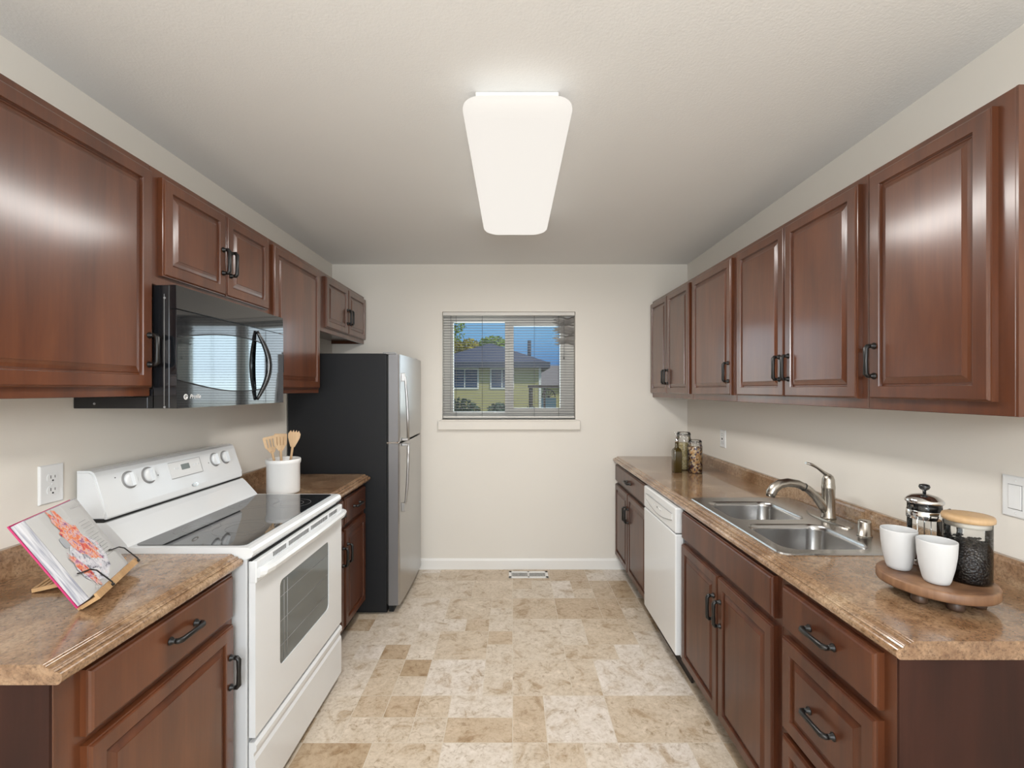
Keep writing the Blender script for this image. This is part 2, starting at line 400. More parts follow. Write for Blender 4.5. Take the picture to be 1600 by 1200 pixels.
# blind
bl = thing('window_blind', 'white horizontal mini blind with open slats and a bent corner hanging in the window', 'blind', ((WX0+WX1)/2, YB+.03, WZ0))
bm = nb(); box(bm, WX0+.004, WX1-.004, YB+.004, YB+.034, WZ1-.030, WZ1-.002, .002); obj('head_rail', bm, M['vinyl'], bl)
bm = nb(); ns = 38; z1 = WZ1-.045; z0 = WZ0+.045
for k in range(ns):
    z = z1 + (z0-z1)*k/(ns-1); xe = WX1-.006
    if k < 11: xe = WX1-.17 - .01*(k % 3)
    prof = [(-.0125, -.0012), (-.006, .0006), (0, .0012), (.006, .0006), (.0125, -.0012)]
    tl = math.radians(3)
    a = [[], []]
    for q, x in enumerate((WX0+.006, xe)):
        for py, pz in prof:
            yy = py*math.cos(tl)-pz*math.sin(tl); zz = py*math.sin(tl)+pz*math.cos(tl)
            a[q].append(bm.verts.new((x, YB+.019+yy, z+zz)))
    th = .0005; lo = [[bm.verts.new(v.co-Vector((0, 0, th))) for v in r] for r in a]
    for i in range(4):
        bm.faces.new((a[0][i], a[1][i], a[1][i+1], a[0][i+1])); bm.faces.new((lo[0][i], lo[0][i+1], lo[1][i+1], lo[1][i]))
    bm.faces.new((a[0][0], lo[0][0], lo[1][0], a[1][0])); bm.faces.new((a[0][4], a[1][4], lo[1][4], lo[0][4]))
obj('slats', bm, M['slat'], bl)
bm = nb(); rr = random.Random(3)
for k in range(11):                                   # tangled slat ends in the upper corner
    z = z1 + (z0-z1)*k/(ns-1); x0 = WX1-.17 - .01*(k % 3); n = 9; top = []; bot = []
    for i in range(n):
        f = i/(n-1); x = x0+(WX1-.008-x0)*f; dz = (rr.uniform(-.004, .004)+.006*math.sin(f*7+k))*min(1, f*3); t2 = math.radians(3-(18+(k*37 % 50))*min(1, f*4))
        dy, dzz = .0125*math.cos(t2), .0125*math.sin(t2)
        top.append(bm.verts.new((x, YB+.019-dy, z+dz-dzz))); bot.append(bm.verts.new((x, YB+.019+dy, z+dz+dzz)))
    for i in range(n-1): bm.faces.new((top[i], top[i+1], bot[i+1], bot[i]))
bmesh.ops.solidify(bm, geom=bm.faces[:], thickness=.0005)
obj('bent_slats', bm, M['bent'], bl)['label'] = 'bent and tangled slat ends'
bm = nb(); box(bm, WX0+.006, WX1-.006, YB+.006, YB+.032, WZ0+.012, WZ0+.026, .003); obj('bottom_rail', bm, M['vinyl'], bl)
for cx in (-.455, -.245, .175, .37):
    bm = nb(); tube(bm, [(cx, YB+.0055, WZ1-.03), (cx, YB+.0055, WZ0+.02)], .0008, 6); tube(bm, [(cx, YB+.0325, WZ1-.03), (cx, YB+.0325, WZ0+.02)], .0008, 6); obj('ladder_cord', bm, M['cord'], bl)
bm = nb(); tube(bm, [(-.495, YB+.002, WZ1-.03), (-.495, YB-.002, 1.6), (-.497, YB-.001, 1.27)], .0022, 8); obj('tilt_wand', bm, M['grey_plastic'], bl)
bm = nb(); tube(bm, [(.41, YB+.001, WZ1-.03), (.412, YB-.002, 1.8), (.41, YB-.001, 1.70)], .0012, 6); lathe(bm, [(.002, .02), (.006, .015), (.007, 0), (.004, -.003)], (.41, YB-.001, 1.68), 10); obj('lift_cord', bm, M['slat'], bl)

# unseen patio door added behind the viewer to go with the fill lamp
bm = nb()
for a in ((-1.2, -1.14), (-.055, .005), (1.09, 1.15)): box(bm, a[0], a[1], YN-.11, YN-.03, 0, 2.3, .003)
box(bm, -1.2, 1.15, YN-.11, YN-.03, 0, .06, .003); box(bm, -1.2, 1.15, YN-.11, YN-.03, 2.24, 2.3, .003)
pd = struct('door_1', bm, M['trim'], 'unseen white framed glazed patio door added behind the viewer', 'door')
obj('glass_pane', box(nb(), -1.15, -.05, YN-.075, YN-.07, .05, 2.25), M['pane'], pd)
obj('glass_pane', box(nb(), 0, 1.1, YN-.075, YN-.07, .05, 2.25), M['pane'], pd)

# floor register
reg = thing('floor_vent', 'small white metal floor register by the end wall baseboard', 'vent', (.122, 3.525, 0))
bm = nb(); x0, x1, y0, y1 = -.03, .275, 3.462, 3.588
box(bm, x0, x1, y0, y0+.026, 0, .006, .002); box(bm, x0, x1, y1-.026, y1, 0, .006, .002); box(bm, x0, x0+.022, y0, y1, 0, .006, .002); box(bm, x1-.022, x1, y0, y1, 0, .006, .002); box(bm, .117, .128, y0, y1, 0, .006, .001)
obj('vent_frame', bm, M['trim'], reg)
bm = nb()
for k in range(15):
    for sx in (x0+.024, .131):
        x = sx+.0063*k*1.42; box(bm, x, x+.0035, y0+.026, y1-.026, .001, .005)
obj('louver', bm, M['trim'], reg)
obj('vent_opening', box(nb(), x0+.02, x1-.02, y0+.02, y1-.02, 0.0002, .001), M['black_gap'], reg)

# ------------------------------------------------------------------ handles
def handle(parent, x, y, z, s, axis='z', Lh=.047, wp=None):
    bm = nb(); d = .027
    def P(o, a): return Vector((x+s*o, y+(a if axis == 'y' else 0), z+(a if axis == 'z' else 0)))
    tube(bm, [P(.012, -Lh), P(d-.006, -Lh), P(d, -Lh+.008), P(d, 0), P(d, Lh-.008), P(d-.006, Lh), P(.012, Lh)], [.0066, .0072, .0078, .0064, .0078, .0072, .0066], 8)
    for q in (-Lh, Lh): tube(bm, [P(0, q), P(.003, q), P(.008, q), P(.015, q)], [.0105, .0105, .0062, .0068], 12)
    return obj('handle', bm, M['black_metal'], parent, wp=wp)

def cabinet(name, label, cat, s, xw, xf, y0, y1, z0, z1, doors, m, wp=None, base=False, endpanel=None, open_top=False):
    """xw wall side, xf face plane of the frame; doors: (kind, y0, y1, z0, z1, handle axis, hy, hz)"""
    loc = ((xw+xf)/2, (y0+y1)/2, z0)
    t = thing(name, label, cat, loc)
    bm = nb(); a, b = min(xw, xf), max(xw, xf); zb = z0+.10 if base else z0
    fa, fb = (a+.0188, b) if s < 0 else (a, b-.0188)
    box(bm, fa, fb, y0+.0006, y0+.016, zb+.0006, z1-.0006); box(bm, fa, fb, y1-.016, y1-.0006, zb+.0006, z1-.0006)
    box(bm, fa, fb, y0+.016, y1-.016, zb + (.001 if base else .022), zb+.016 + (0 if base else .022))
    if not base: box(bm, fa, fb, y0+.016, y1-.016, z1-.016, z1-.0006)
    xi = xf-s*.019; box(bm, min(xf, xi), max(xf, xi), y0, y1, zb, z1, .0015, 1)
    xj = xw+s*.01; box(bm, min(xw+.0002, xj), max(xw+.0002, xj), y0+.016, y1-.016, zb+.03, z1-.001)
    obj('body', bm, m, t, wp=wp)
    if base:
        xk = xf-s*.065; bm = nb(); box(bm, min(xk, xk-s*.015), max(xk, xk-s*.015), y0, y1, z0, zb); obj('toe_kick', bm, M['toe'], t)
        bm = nb(); box(bm, min(xk-s*.02, xw), max(xk-s*.02, xw), y0+.02, y1-.02, z0, zb); obj('plinth', bm, M['toe'], t)
    if endpanel:
        bm = nb(); box(bm, a, b-.001 if s > 0 else b, y0-.006, y0-.0002, zb if not base else z0+.0, z1-.0003); obj('end_panel', bm, endpanel, t, wp=wp)
    for d in doors:
        kind, dy0, dy1, dz0, dz1 = d[:5]; bm = nb()
        if kind == 'door': raised(bm, s, xf, dy0, dy1, dz0, dz1)
        elif kind == 'pdrawer': raised(bm, s, xf, dy0, dy1, dz0, dz1, fr=.04)
        else: slab(bm, s, xf, dy0, dy1, dz0, dz1)
        nm = {'door': 'door', 'pdrawer': 'drawer', 'drawer': 'drawer', 'false': 'drawer_front'}[kind]
        o = obj(nm, bm, m, t, wp=wp)
        if len(d) > 5:
            ax, hy, hz = d[5:]; handle(o, xf+s*.0215, hy, hz, s, ax, wp=wp)
    return t

# ------------------------------------------------------------------ right upper cabinets
def wpRU(c):
    k = .015*(YB-c.y); wgt = max(0, min(1, (XR-c.x)/.26)); return Vector((c.x+k*wgt, c.y, c.z))
xf = 1.120; z0, z1, dz0, dz1, hz = 1.376, 2.138, 1.409, 2.115, 1.528
W = M['wood']
cabinet('wall_cabinet', 'dark cherry wall cabinet with two narrow doors, farthest right, touching the end wall', 'cabinet', -1, XR-.001, xf, 2.852, YB-.002, z0, z1,
        [('door', 3.268, 3.632, dz0, dz1, 'z', 3.290, hz), ('door', 2.876, 3.262, dz0, dz1, 'z', 3.240, hz)], W, wpRU)
cabinet('wall_cabinet', 'dark cherry wall cabinet with one door above the jars and outlet on the sink side', 'cabinet', -1, XR-.001, xf, 2.312, 2.850, z0, z1,
        [('door', 2.336, 2.822, dz0, dz1, 'z', 2.360, hz)], W, wpRU)
cabinet('wall_cabinet', 'dark cherry wall cabinet with two doors above the sink', 'cabinet', -1, XR-.001, xf, 1.474, 2.310, z0, z1,
        [('door', 1.890, 2.279, dz0, dz1, 'z', 1.918, hz), ('door', 1.498, 1.886, dz0, dz1, 'z', 1.858, hz)], W, wpRU)
cabinet('wall_cabinet', 'dark cherry wall cabinet with one wide door nearest the viewer, above the light switch', 'cabinet', -1, XR-.001, xf, 1.048, 1.472, z0, z1,
        [('door', 1.085, 1.448, dz0, dz1, 'z', 1.424, hz)], W, wpRU, endpanel=M['wood'])

# ------------------------------------------------------------------ left upper cabinets
xf = -1.190; z1 = 2.175; dz1 = 2.150
cabinet('wall_cabinet', 'cherry wall cabinet with one large door left of the black microwave, nearest the viewer', 'cabinet', 1, XL+.001, xf, .93, 1.492, 1.417, z1,
        [('door', .965, 1.480, 1.445, dz1, 'z', 1.462, 1.566)], W)
cabinet('wall_cabinet', 'short cherry wall cabinet with two doors directly over the black microwave', 'cabinet', 1, XL+.001, xf, 1.494, 2.212, 1.787, z1,
        [('door', 1.526, 1.858, 1.820, dz1, 'z', 1.836, 1.955), ('door', 1.864, 2.187, 1.820, dz1, 'z', 1.886, 1.955)], W)
cabinet('wall_cabinet', 'cherry wall cabinet with one tall door between the microwave and the refrigerator', 'cabinet', 1, XL+.001, xf, 2.214, 2.790, 1.417, z1,
        [('door', 2.232, 2.764, 1.445, dz1, 'z', 2.256, 1.566)], W)
cabinet('wall_cabinet', 'short cherry wall cabinet with two small doors above the refrigerator', 'cabinet', 1, XL+.001, xf, 2.792, YB-.004, 1.800, z1,
        [('door', 2.859, 3.240, 1.830, dz1, 'z', 3.218, 1.950), ('door', 3.246, 3.625, 1.830, dz1, 'z', 3.268, 1.950)], W)

# ------------------------------------------------------------------ base cabinets
B = M['wood_base']; CT = .862; hz = .543
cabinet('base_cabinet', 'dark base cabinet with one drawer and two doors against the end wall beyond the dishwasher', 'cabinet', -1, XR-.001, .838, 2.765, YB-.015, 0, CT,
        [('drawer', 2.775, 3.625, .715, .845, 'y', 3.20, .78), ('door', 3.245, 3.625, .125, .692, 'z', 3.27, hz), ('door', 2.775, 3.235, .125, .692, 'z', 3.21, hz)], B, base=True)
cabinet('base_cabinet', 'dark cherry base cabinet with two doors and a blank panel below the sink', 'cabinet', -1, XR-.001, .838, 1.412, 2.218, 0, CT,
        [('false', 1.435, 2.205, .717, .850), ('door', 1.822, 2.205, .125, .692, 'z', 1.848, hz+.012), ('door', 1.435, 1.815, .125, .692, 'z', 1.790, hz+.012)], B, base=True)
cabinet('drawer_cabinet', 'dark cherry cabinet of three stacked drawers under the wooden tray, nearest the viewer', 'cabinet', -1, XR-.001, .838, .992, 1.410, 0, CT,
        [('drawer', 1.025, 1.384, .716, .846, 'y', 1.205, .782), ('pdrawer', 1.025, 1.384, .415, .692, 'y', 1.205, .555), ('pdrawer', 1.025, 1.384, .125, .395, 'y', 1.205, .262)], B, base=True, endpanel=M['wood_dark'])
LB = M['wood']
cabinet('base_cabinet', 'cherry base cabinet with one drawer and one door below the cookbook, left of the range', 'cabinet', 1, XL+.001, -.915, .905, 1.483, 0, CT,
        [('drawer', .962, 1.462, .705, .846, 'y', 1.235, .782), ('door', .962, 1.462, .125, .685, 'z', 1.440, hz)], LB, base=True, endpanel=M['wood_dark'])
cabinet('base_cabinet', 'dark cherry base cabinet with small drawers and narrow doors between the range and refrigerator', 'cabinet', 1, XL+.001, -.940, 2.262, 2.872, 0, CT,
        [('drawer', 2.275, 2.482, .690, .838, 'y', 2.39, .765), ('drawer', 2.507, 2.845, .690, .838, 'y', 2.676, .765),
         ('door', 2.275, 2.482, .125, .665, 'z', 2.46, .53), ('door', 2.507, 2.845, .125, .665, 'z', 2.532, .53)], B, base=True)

# ------------------------------------------------------------------ worktops
ZT = .902
def arc(cu, cz, r, a0, a1, n=5): return [(cu+r*math.cos(math.radians(a0+(a1-a0)*i/n)), cz+r*math.sin(math.radians(a0+(a1-a0)*i/n))) for i in range(n+1)]
PROF = arc(.038, -.003, .003, 90, 180) + arc(.0325, -.0055, .0025, 80, 190) + [(.027, -.0075), (.0225, -.0085)] + arc(.0185, -.0112, .0028, 75, 190) + [(.0125, -.0145)] + arc(.0095, -.026, .0110, 70, 180, 8) + arc(.0105, -.0290, .0110, 180, 265, 6) + [(.040, -.040)]
PROF = [(u-min(p[0] for p in PROF), z) for u, z in PROF]
def edge(bm, s, xe, y0, y1, xin):
    """moulded front edge: s = +1 when inward is +X"""
    poly = [(xe+s*u, ZT+z) for u, z in PROF] + [(xin, ZT-.040), (xin, ZT)]
    prism(bm, poly, lambda a, b: (a, y0, b), lambda a, b: (a, y1, b))
def wpCT(c):
    k = .006*(YB-c.y); wgt = max(0, min(1, (1.3-c.x)/.40)); return Vector((c.x+k*wgt-.0*wgt, c.y, c.z))
SX0, SX1, SY0, SY1 = .885, 1.350, 1.492, 2.220     # hole
ct = thing('worktop', 'long brown stone-look laminate worktop holding the sink', 'worktop', (1.1, 2.3, CT))
bm = nb(); edge(bm, 1, .802, .971, YB-.001, .86)
za, zb = CT, ZT
box(bm, .86, SX0, .971, YB-.001, za, zb); box(bm, SX1, XR-.001, .971, YB-.001, za, zb)
box(bm, SX0, SX1, .971, SY0, za, zb); box(bm, SX0, SX1, SY1, YB-.001, za, zb)
obj('counter_slab', bm, M['laminate'], ct, wp=wpCT)
bm = nb()
prism(bm, [(XR-.0012, ZT), (1.372, ZT), (1.374, .958), (1.378, .966), (1.384, .970), (XR-.0012, .970)], lambda a, b: (a, .971, b), lambda a, b: (a, YB-.001, b))
obj('backsplash', bm, M['laminate'], ct)
ct = thing('worktop', 'brown stone-look laminate worktop under the cookbook, nearest the viewer', 'worktop', (-1.16, 1.19, CT))
bm = nb(); edge(bm, -1, -.880, .8885, 1.486, -.95); box(bm, XL+.001, -.95, .8885, 1.486, za, zb); obj('counter_slab', bm, M['laminate'], ct)
bm = nb(); prism(bm, [(XL+.001, ZT), (-1.418, ZT), (-1.420, .975), (-1.424, .984), (-1.430, .988), (XL+.001, .988)], lambda a, b: (a, .8885, b), lambda a, b: (a, 1.486, b)); obj('backsplash', bm, M['laminate'], ct)
ct = thing('worktop', 'short brown laminate worktop under the utensil crock beside the refrigerator', 'worktop', (-1.16, 2.57, CT))
bm = nb(); edge(bm, -1, -.900, 2.258, 2.880, -.96); box(bm, XL+.001, -.96, 2.258, 2.880, za, zb); obj('counter_slab', bm, M['laminate'], ct)
bm = nb(); prism(bm, [(XL+.001, ZT), (-1.418, ZT), (-1.420, .975), (-1.424, .984), (-1.430, .988), (XL+.001, .988)], lambda a, b: (a, 2.258, b), lambda a, b: (a, 2.880, b)); obj('backsplash', bm, M['laminate'], ct)

# ------------------------------------------------------------------ sink
sk = thing('kitchen_sink', 'stainless steel double bowl sink set into the worktop', 'sink', (1.12, 1.86, ZT))
RX0, RX1, RY0, RY1 = .872, 1.364, 1.474, 2.238
def bowl(bx0, bx1, by0, by1):
    bm = nb(); zr = ZT+.005
    L_ = [(0, zr, .055), (.004, zr-.004, .055), (.006, zr-.02, .053), (.014, .78, .05), (.030, .748, .045), (.06, .740, .03)]
    rings = []
    for ins, z, r in L_: rings.append([bm.verts.new((x, y, z)) for x, y in rrect(bx0+ins, bx1-ins, by0+ins, by1-ins, max(.01, r), 6)])
    outer = []
    n = len(rings[0])
    for a, b in zip(rings, rings[1:]):
        for i in range(n): f = bm.faces.new((a[i], b[i], b[(i+1) % n], a[(i+1) % n])); f.smooth = True
    bm.faces.new(rings[-1])
    for f in bm.faces: f.normal_update()
    bmesh.ops.recalc_face_normals(bm, faces=bm.faces)
    bmesh.ops.reverse_faces(bm, faces=bm.faces[:])
    return bm
bowls = [(.908, 1.212, 1.512, 1.800), (.908, 1.212, 1.858, 2.158)]
# rim plate with two rounded holes, bridged
bm = nb(); zr = ZT+.005
outer = [bm.verts.new((x, y, zr)) for x, y in rrect(RX0, RX1, RY0, RY1, .03, 6)]
eds = [bm.edges.new((outer[i], outer[(i+1) % len(outer)])) for i in range(len(outer))]
for b_ in bowls:
    h = [bm.verts.new((x, y, zr)) for x, y in rrect(*b_, .055, 6)]
    eds += [bm.edges.new((h[i], h[(i+1) % len(h)])) for i in range(len(h))]
bmesh.ops.triangle_fill(bm, edges=eds, use_beauty=True, use_dissolve=False)
for f in bm.faces:
    f.normal_update()
    if f.normal.z < 0: f.normal_flip()
lip = [bm.verts.new((x, y, ZT+.0005)) for x, y in rrect(RX0-.003, RX1+.003, RY0-.003, RY1+.003, .032, 6)]
for i in range(len(outer)): bm.faces.new((outer[i], lip[i], lip[(i+1) % len(lip)], outer[(i+1) % len(outer)]))
obj('rim', bm, M['steel'], sk, recalc=False)
for b_ in bowls:
    bo = obj('bowl', bowl(*b_), M['steel'], sk, recalc=False)
    cx, cy = (b_[0]+b_[1])/2, (b_[2]+b_[3])/2
    bm = nb(); lathe(bm, [(.044, .7402), (.042, .7425), (.036, .7425), (.033, .7405), (.006, .7405)], (cx, cy, 0), 28); obj('drain', bm, M['chrome'], bo)
# faucet
fc = thing('kitchen_faucet', 'brushed nickel single lever pull-out faucet behind the sink bowls', 'faucet', (1.29, 1.862, zr))
fx, fy = 1.292, 1.862
bm = nb(); poly = []
for i in range(40):
    a = 2*PI*i/40; poly.append((fx+.034*math.cos(a), fy+.13*math.sin(a)))
prism(bm, poly, lambda a, b: (a, b, zr), lambda a, b: (fx+(a-fx)*.94, fy+(b-fy)*.97, zr+.006)); obj('deck_plate', bm, M['nickel'], fc)
bm = nb(); lathe(bm, [(.027, 0), (.027, .006), (.0245, .010), (.0235, .05), (.0235, .118), (.0245, .120), (.0245, .132), (.0235, .134), (.0232, .140), (.022, .158), (.017, .172), (.008, .180), (.002, .182)], (fx, fy, zr+.006), 32); obj('faucet_body', bm, M['nickel'], fc)
bm = nb()
sp = [(fx-.006, fy, .935), (fx-.025, fy, .965), (fx-.050, fy, 1.000), (fx-.085, fy, 1.032), (fx-.125, fy, 1.052), (fx-.165, fy, 1.058), (fx-.198, fy, 1.052), (fx-.222, fy, 1.036), (fx-.234, fy, 1.016), (fx-.238, fy, 1.000)]
tube(bm, sp, [.016, .018, .0165, .0155, .0165, .0175, .018, .019, .020, .016], 18); spo = obj('spout', bm, M['nickel'], fc)
bm = nb(); d = (Vector(sp[4])-Vector(sp[3])).normalized(); c0 = (Vector(sp[3])+Vector(sp[4]))/2-d*.006; tube(bm, [c0-d*.002, c0+d*.002], .0172, 18); obj('spray_seam', bm, M['black_gap'], spo)
bm = nb(); tube(bm, [(fx, fy, 1.085), (fx-.018, fy, 1.098), (fx-.045, fy, 1.118), (fx-.070, fy, 1.132), (fx-.092, fy, 1.138)], [.013, .009, .0065, .008, .006], 12, sq=(.75, 1.25)); obj('lever', bm, M['nickel'], fc)
ag = nb(); lathe(ag, [(.024, 0), (.024, .004), (.0205, .005), (.0205, .050), (.018, .056), (.004, .057)], (1.280, 1.655, zr), 28)
tag(obj('air_gap_cap', ag, M['nickel'], loc=(1.28, 1.655, zr)), 'short brushed nickel cylinder cap on the sink deck right of the faucet', 'sink fitting')

# ------------------------------------------------------------------ dishwasher
dw = thing('dishwasher', 'white dishwasher under the worktop between the dark cabinets', 'dishwasher', (1.1, 2.49, 0))
bm = nb(); box(bm, .842, 1.36, 2.228, 2.757, .10, .858); obj('tub', bm, M['range_side'], dw)
dp = obj('door_panel', box(nb(), .796, .838, 2.226, 2.757, .135, .728, .006), M['white_enamel'], dw)
bm = nb(); box(bm, .796, .838, 2.226, 2.757, .733, .858, .006)
cp = obj('control_panel', bm, M['white_enamel'], dw)
bm = nb(); poly = [(2.27, .818), (2.71, .818)]
for i in range(17):
    f = i/16; poly.append((2.71-.44*f, .787-.030*math.sin(PI*f)))
prism(bm, poly, lambda a, b: (.794, a, b), lambda a, b: (.797, a, b)); obj('pocket_panel', bm, M['white_plastic'], cp)
bm = nb()
for i in range(16):
    f0, f1 = i/16, (i+1)/16
    tube(bm, [(.7937, 2.71-.44*f0, .787-.030*math.sin(PI*f0)), (.7937, 2.71-.44*f1, .787-.030*math.sin(PI*f1))], .0016, 6)
tube(bm, [(.7937, 2.27, .819), (.7937, 2.71, .819)], .0012, 6)
obj('panel_seam', bm, M['grey_plastic'], cp)
for yy in (2.44, 2.47, 2.50, 2.56): obj('button', box(nb(), .7925, .795, yy-.008, yy+.008, .788, .797, .001), M['grey_plastic'] if yy == 2.50 else M['white_enamel'], cp)
obj('kick_plate', box(nb(), .875, .885, 2.228, 2.757, .0, .10), M['toe'], dw)

# ------------------------------------------------------------------ range
YA, YZ = 1.493, 2.250
rg = thing('electric_range', 'white freestanding electric range with black glass cooktop', 'stove', (-1.15, (YA+YZ)/2, 0))
bm = nb(); box(bm, -1.41, -.872, YA, YZ, .035, .885, .003)
for x in (-1.36, -.93):
    for y in (YA+.05, YZ-.05): lathe(bm, [(.02, 0), (.02, .02), (.012, .022), (.012, .04)], (x, y, 0), 12)
obj('body', bm, M['range_side'], rg)
bm = nb()   # white cooktop frame with rounded front lip
prism(bm, [(-1.40, .882), (-.872, .882), (-.856, .888), (-.850, .898), (-.850, .908), (-.857, .918), (-.870, .921), (-1.40, .921)], lambda a, b: (a, YA-.004, b), lambda a, b: (a, YZ+.004, b))
tp = obj('cooktop', bm, M['white_enamel'], rg)
bm = nb(); prism(bm, rrect(-1.255, -.885, YA+.016, YZ-.016, .018), lambda a, b: (a, b, .920), lambda a, b: (a, b, .9235)); gl = obj('glass_surface', bm, M['black_glass'], tp)
for cx, cy, r in ((-1.00, 1.70, .105), (-1.00, 2.06, .08), (-1.17, 1.69, .075), (-1.17, 2.06, .10)):
    for rr_ in (r, r*.62):
        bm = nb(); n = 48; ra = [bm.verts.new((cx+rr_*math.cos(2*PI*i/n), cy+rr_*math.sin(2*PI*i/n), .9238)) for i in range(n)]
        rb = [bm.verts.new((cx+(rr_-.0012)*math.cos(2*PI*i/n), cy+(rr_-.0012)*math.sin(2*PI*i/n), .9238)) for i in range(n)]
        for i in range(n): bm.faces.new((ra[i], ra[(i+1) % n], rb[(i+1) % n], rb[i]))
        obj('burner_marking', bm, M['grey_plastic'], gl)
bm = nb()   # splash riser and control console
prism(bm, [(-1.41, .921), (-1.262, .921), (-1.268, .930), (-1.318, .985), (-1.335, 1.000), (-1.41, 1.000)], lambda a, b: (a, YA, b), lambda a, b: (a, YZ, b)); obj('riser', bm, M['white_enamel'], rg)
obj('console_gap', box(nb(), -1.40, -1.345, YA+.004, YZ-.004, 1.000, 1.012), M['black_gap'], rg)
bm = nb(); prism(bm, [(-1.435, 1.010), (-1.338, 1.010), (-1.334, 1.016), (-1.338, 1.035), (-1.372, 1.150), (-1.380, 1.164), (-1.392, 1.170), (-1.435, 1.170)], lambda a, b: (a, YA, b), lambda a, b: (a, YZ, b))
bmesh.ops.bevel(bm, geom=[e for e in bm.edges if abs(e.verts[0].co.y-e.verts[1].co.y) < 1e-6], offset=.006, segments=2, affect='EDGES')
con = obj('control_console', bm, M['white_enamel'], rg)
nrm = Vector((.115, 0, .034)).normalized(); rot = nrm.to_track_quat('Z', 'Y').to_matrix()
zl = rot.transposed()@Vector((0, 0, 1)); zl = Vector((zl.x, zl.y)).normalized()
def KA(a, b): return (zl.x*b-zl.y*a, zl.y*b+zl.x*a)
def on_console(y, z, out=0):
    f = (z-1.035)/.115; return Vector((-1.338-.034*f, y, z)) + nrm*out
for ky in (1.618, 1.703, 2.081, 2.155):
    c0 = on_console(ky, 1.118)
    bm = nb(); lathe(bm, [(.0315, 0), (.0315, .002), (.028, .003)], c0, 32, rot); dial = obj('dial_ring', bm, M['grey_plastic'], con)
    bm = nb(); lathe(bm, [(.0265, .002), (.026, .009), (.023, .0125), (.012, .013)], c0, 32, rot)
    for sgn in (1,):
        q = [(-.006, -.024), (.006, -.024), (.006, .024), (-.006, .024)]
        prism(bm, q, lambda a, b: c0+rot@Vector((KA(a, b)) + (.010,)), lambda a, b: c0+rot@Vector((KA(a*.7, b)) + (.024,)))
    obj('knob', bm, M['white_enamel'], con)
bm = nb(); prism(bm, [(1.805, 1.083), (1.985, 1.083), (1.985, 1.143), (1.805, 1.143)], lambda a, b: on_console(a, b, -.001), lambda a, b: on_console(a, b, .0025)); dsp = obj('display_panel', bm, M['white_plastic'], con)
bm = nb(); prism(bm, [(1.868, 1.108), (1.915, 1.108), (1.915, 1.130), (1.868, 1.130)], lambda a, b: on_console(a, b, .0025), lambda a, b: on_console(a, b, .0032)); obj('clock_screen', bm, mat('clock_screen', (.16, .18, .17), .2), dsp)
bm = nb()
for a0, a1, b0, b1 in ((1.805, 1.985, 1.081, 1.083), (1.805, 1.985, 1.143, 1.1445), (1.983, 1.985, 1.083, 1.143)):
    prism(bm, [(a0, b0), (a1, b0), (a1, b1), (a0, b1)], lambda a, b: on_console(a, b, .002), lambda a, b: on_console(a, b, .003))
obj('display_outline', bm, M['grey_plastic'], dsp)
for y in (1.835, 1.848, 1.940, 1.955, 1.970):
    bm = nb(); lathe(bm, [(.0045, .0024), (.004, .0036)], on_console(y, 1.118), 10, rot); obj('button', bm, M['white_enamel'], dsp)
bm = nb(); poly = [(1.917+.020*math.cos(2*PI*i/24), 1.038+.0075*math.sin(2*PI*i/24)) for i in range(24)]
prism(bm, poly, lambda a, b: on_console(a, b, -.001), lambda a, b: on_console(a, b, .002)); em = obj('oval_emblem', bm, M['chrome'], con)
bm = nb(); poly = [(1.917+.012*math.cos(2*PI*i/24), 1.038+.004*math.sin(2*PI*i/24)) for i in range(24)]
prism(bm, poly, lambda a, b: on_console(a, b, .001), lambda a, b: on_console(a, b, .0026)); obj('emblem_mark', bm, M['white_enamel'], em)
for y in (1.565, 1.745, 2.035): 
    bm = nb(); lathe(bm, [(.002, 0), (.002, .001)], on_console(y, 1.135 if y < 1.6 else 1.11), 8, rot); obj('indicator_dot', bm, M['black_gap'], con)
# oven door
bm = nb(); box(bm, -.870, -.858, YA+.006, YZ-.004, .29, .876)
box(bm, -.905, -.868, YA+.012, YZ-.010, .03, .27)
obj('door_gap', bm, M['black_gap'], rg)
bm = nb(); zt_ = .872
oy0, oy1, oz0, oz1 = 1.655, 2.095, .432, .742
x0, x1 = -.868, -.846
outer = [(YA+.004, .292), (YZ-.002, .292), (YZ-.002, zt_), (YA+.004, zt_)]
fo = [bm.verts.new((x1, a, b)) for a, b in outer]; h = rrect(oy0, oy1, oz0, oz1, .022, 5); fh = [bm.verts.new((x1, a, b)) for a, b in h]
eds = [bm.edges.new((fo[i], fo[(i+1) % 4])) for i in range(4)] + [bm.edges.new((fh[i], fh[(i+1) % len(fh)])) for i in range(len(fh))]
bmesh.ops.triangle_fill(bm, edges=eds, use_beauty=True)
bo_ = [bm.verts.new((x0, v.co.y, v.co.z)) for v in fo]; bh = [bm.verts.new((x0, v.co.y, v.co.z)) for v in fh]
for i in range(4): bm.faces.new((fo[i], bo_[i], bo_[(i+1) % 4], fo[(i+1) % 4]))
for i in range(len(fh)): bm.faces.new((fh[i], bh[i], bh[(i+1) % len(fh)], fh[(i+1) % len(fh)]))
od = obj('oven_door', bm, M['white_enamel'], rg)
bm = nb(); prism(bm, rrect(oy0-.003, oy1+.003, oz0-.003, oz1+.003, .022, 5), lambda a, b: (-.862, a, b), lambda a, b: (-.8495, a, b)); ow = obj('oven_window', bm, M['oven_glass'], od)
bm = nb()
for z in (.50, .59, .68): tube(bm, [(-.8488, oy0+.01, z), (-.8488, oy1-.01, z)], .0008, 6)
for y in (1.69, 1.715): tube(bm, [(-.8488, y, oz0+.01), (-.8488, y, oz1-.01)], .0012, 6)
obj('rack_lines', bm, M['grey_plastic'], ow)
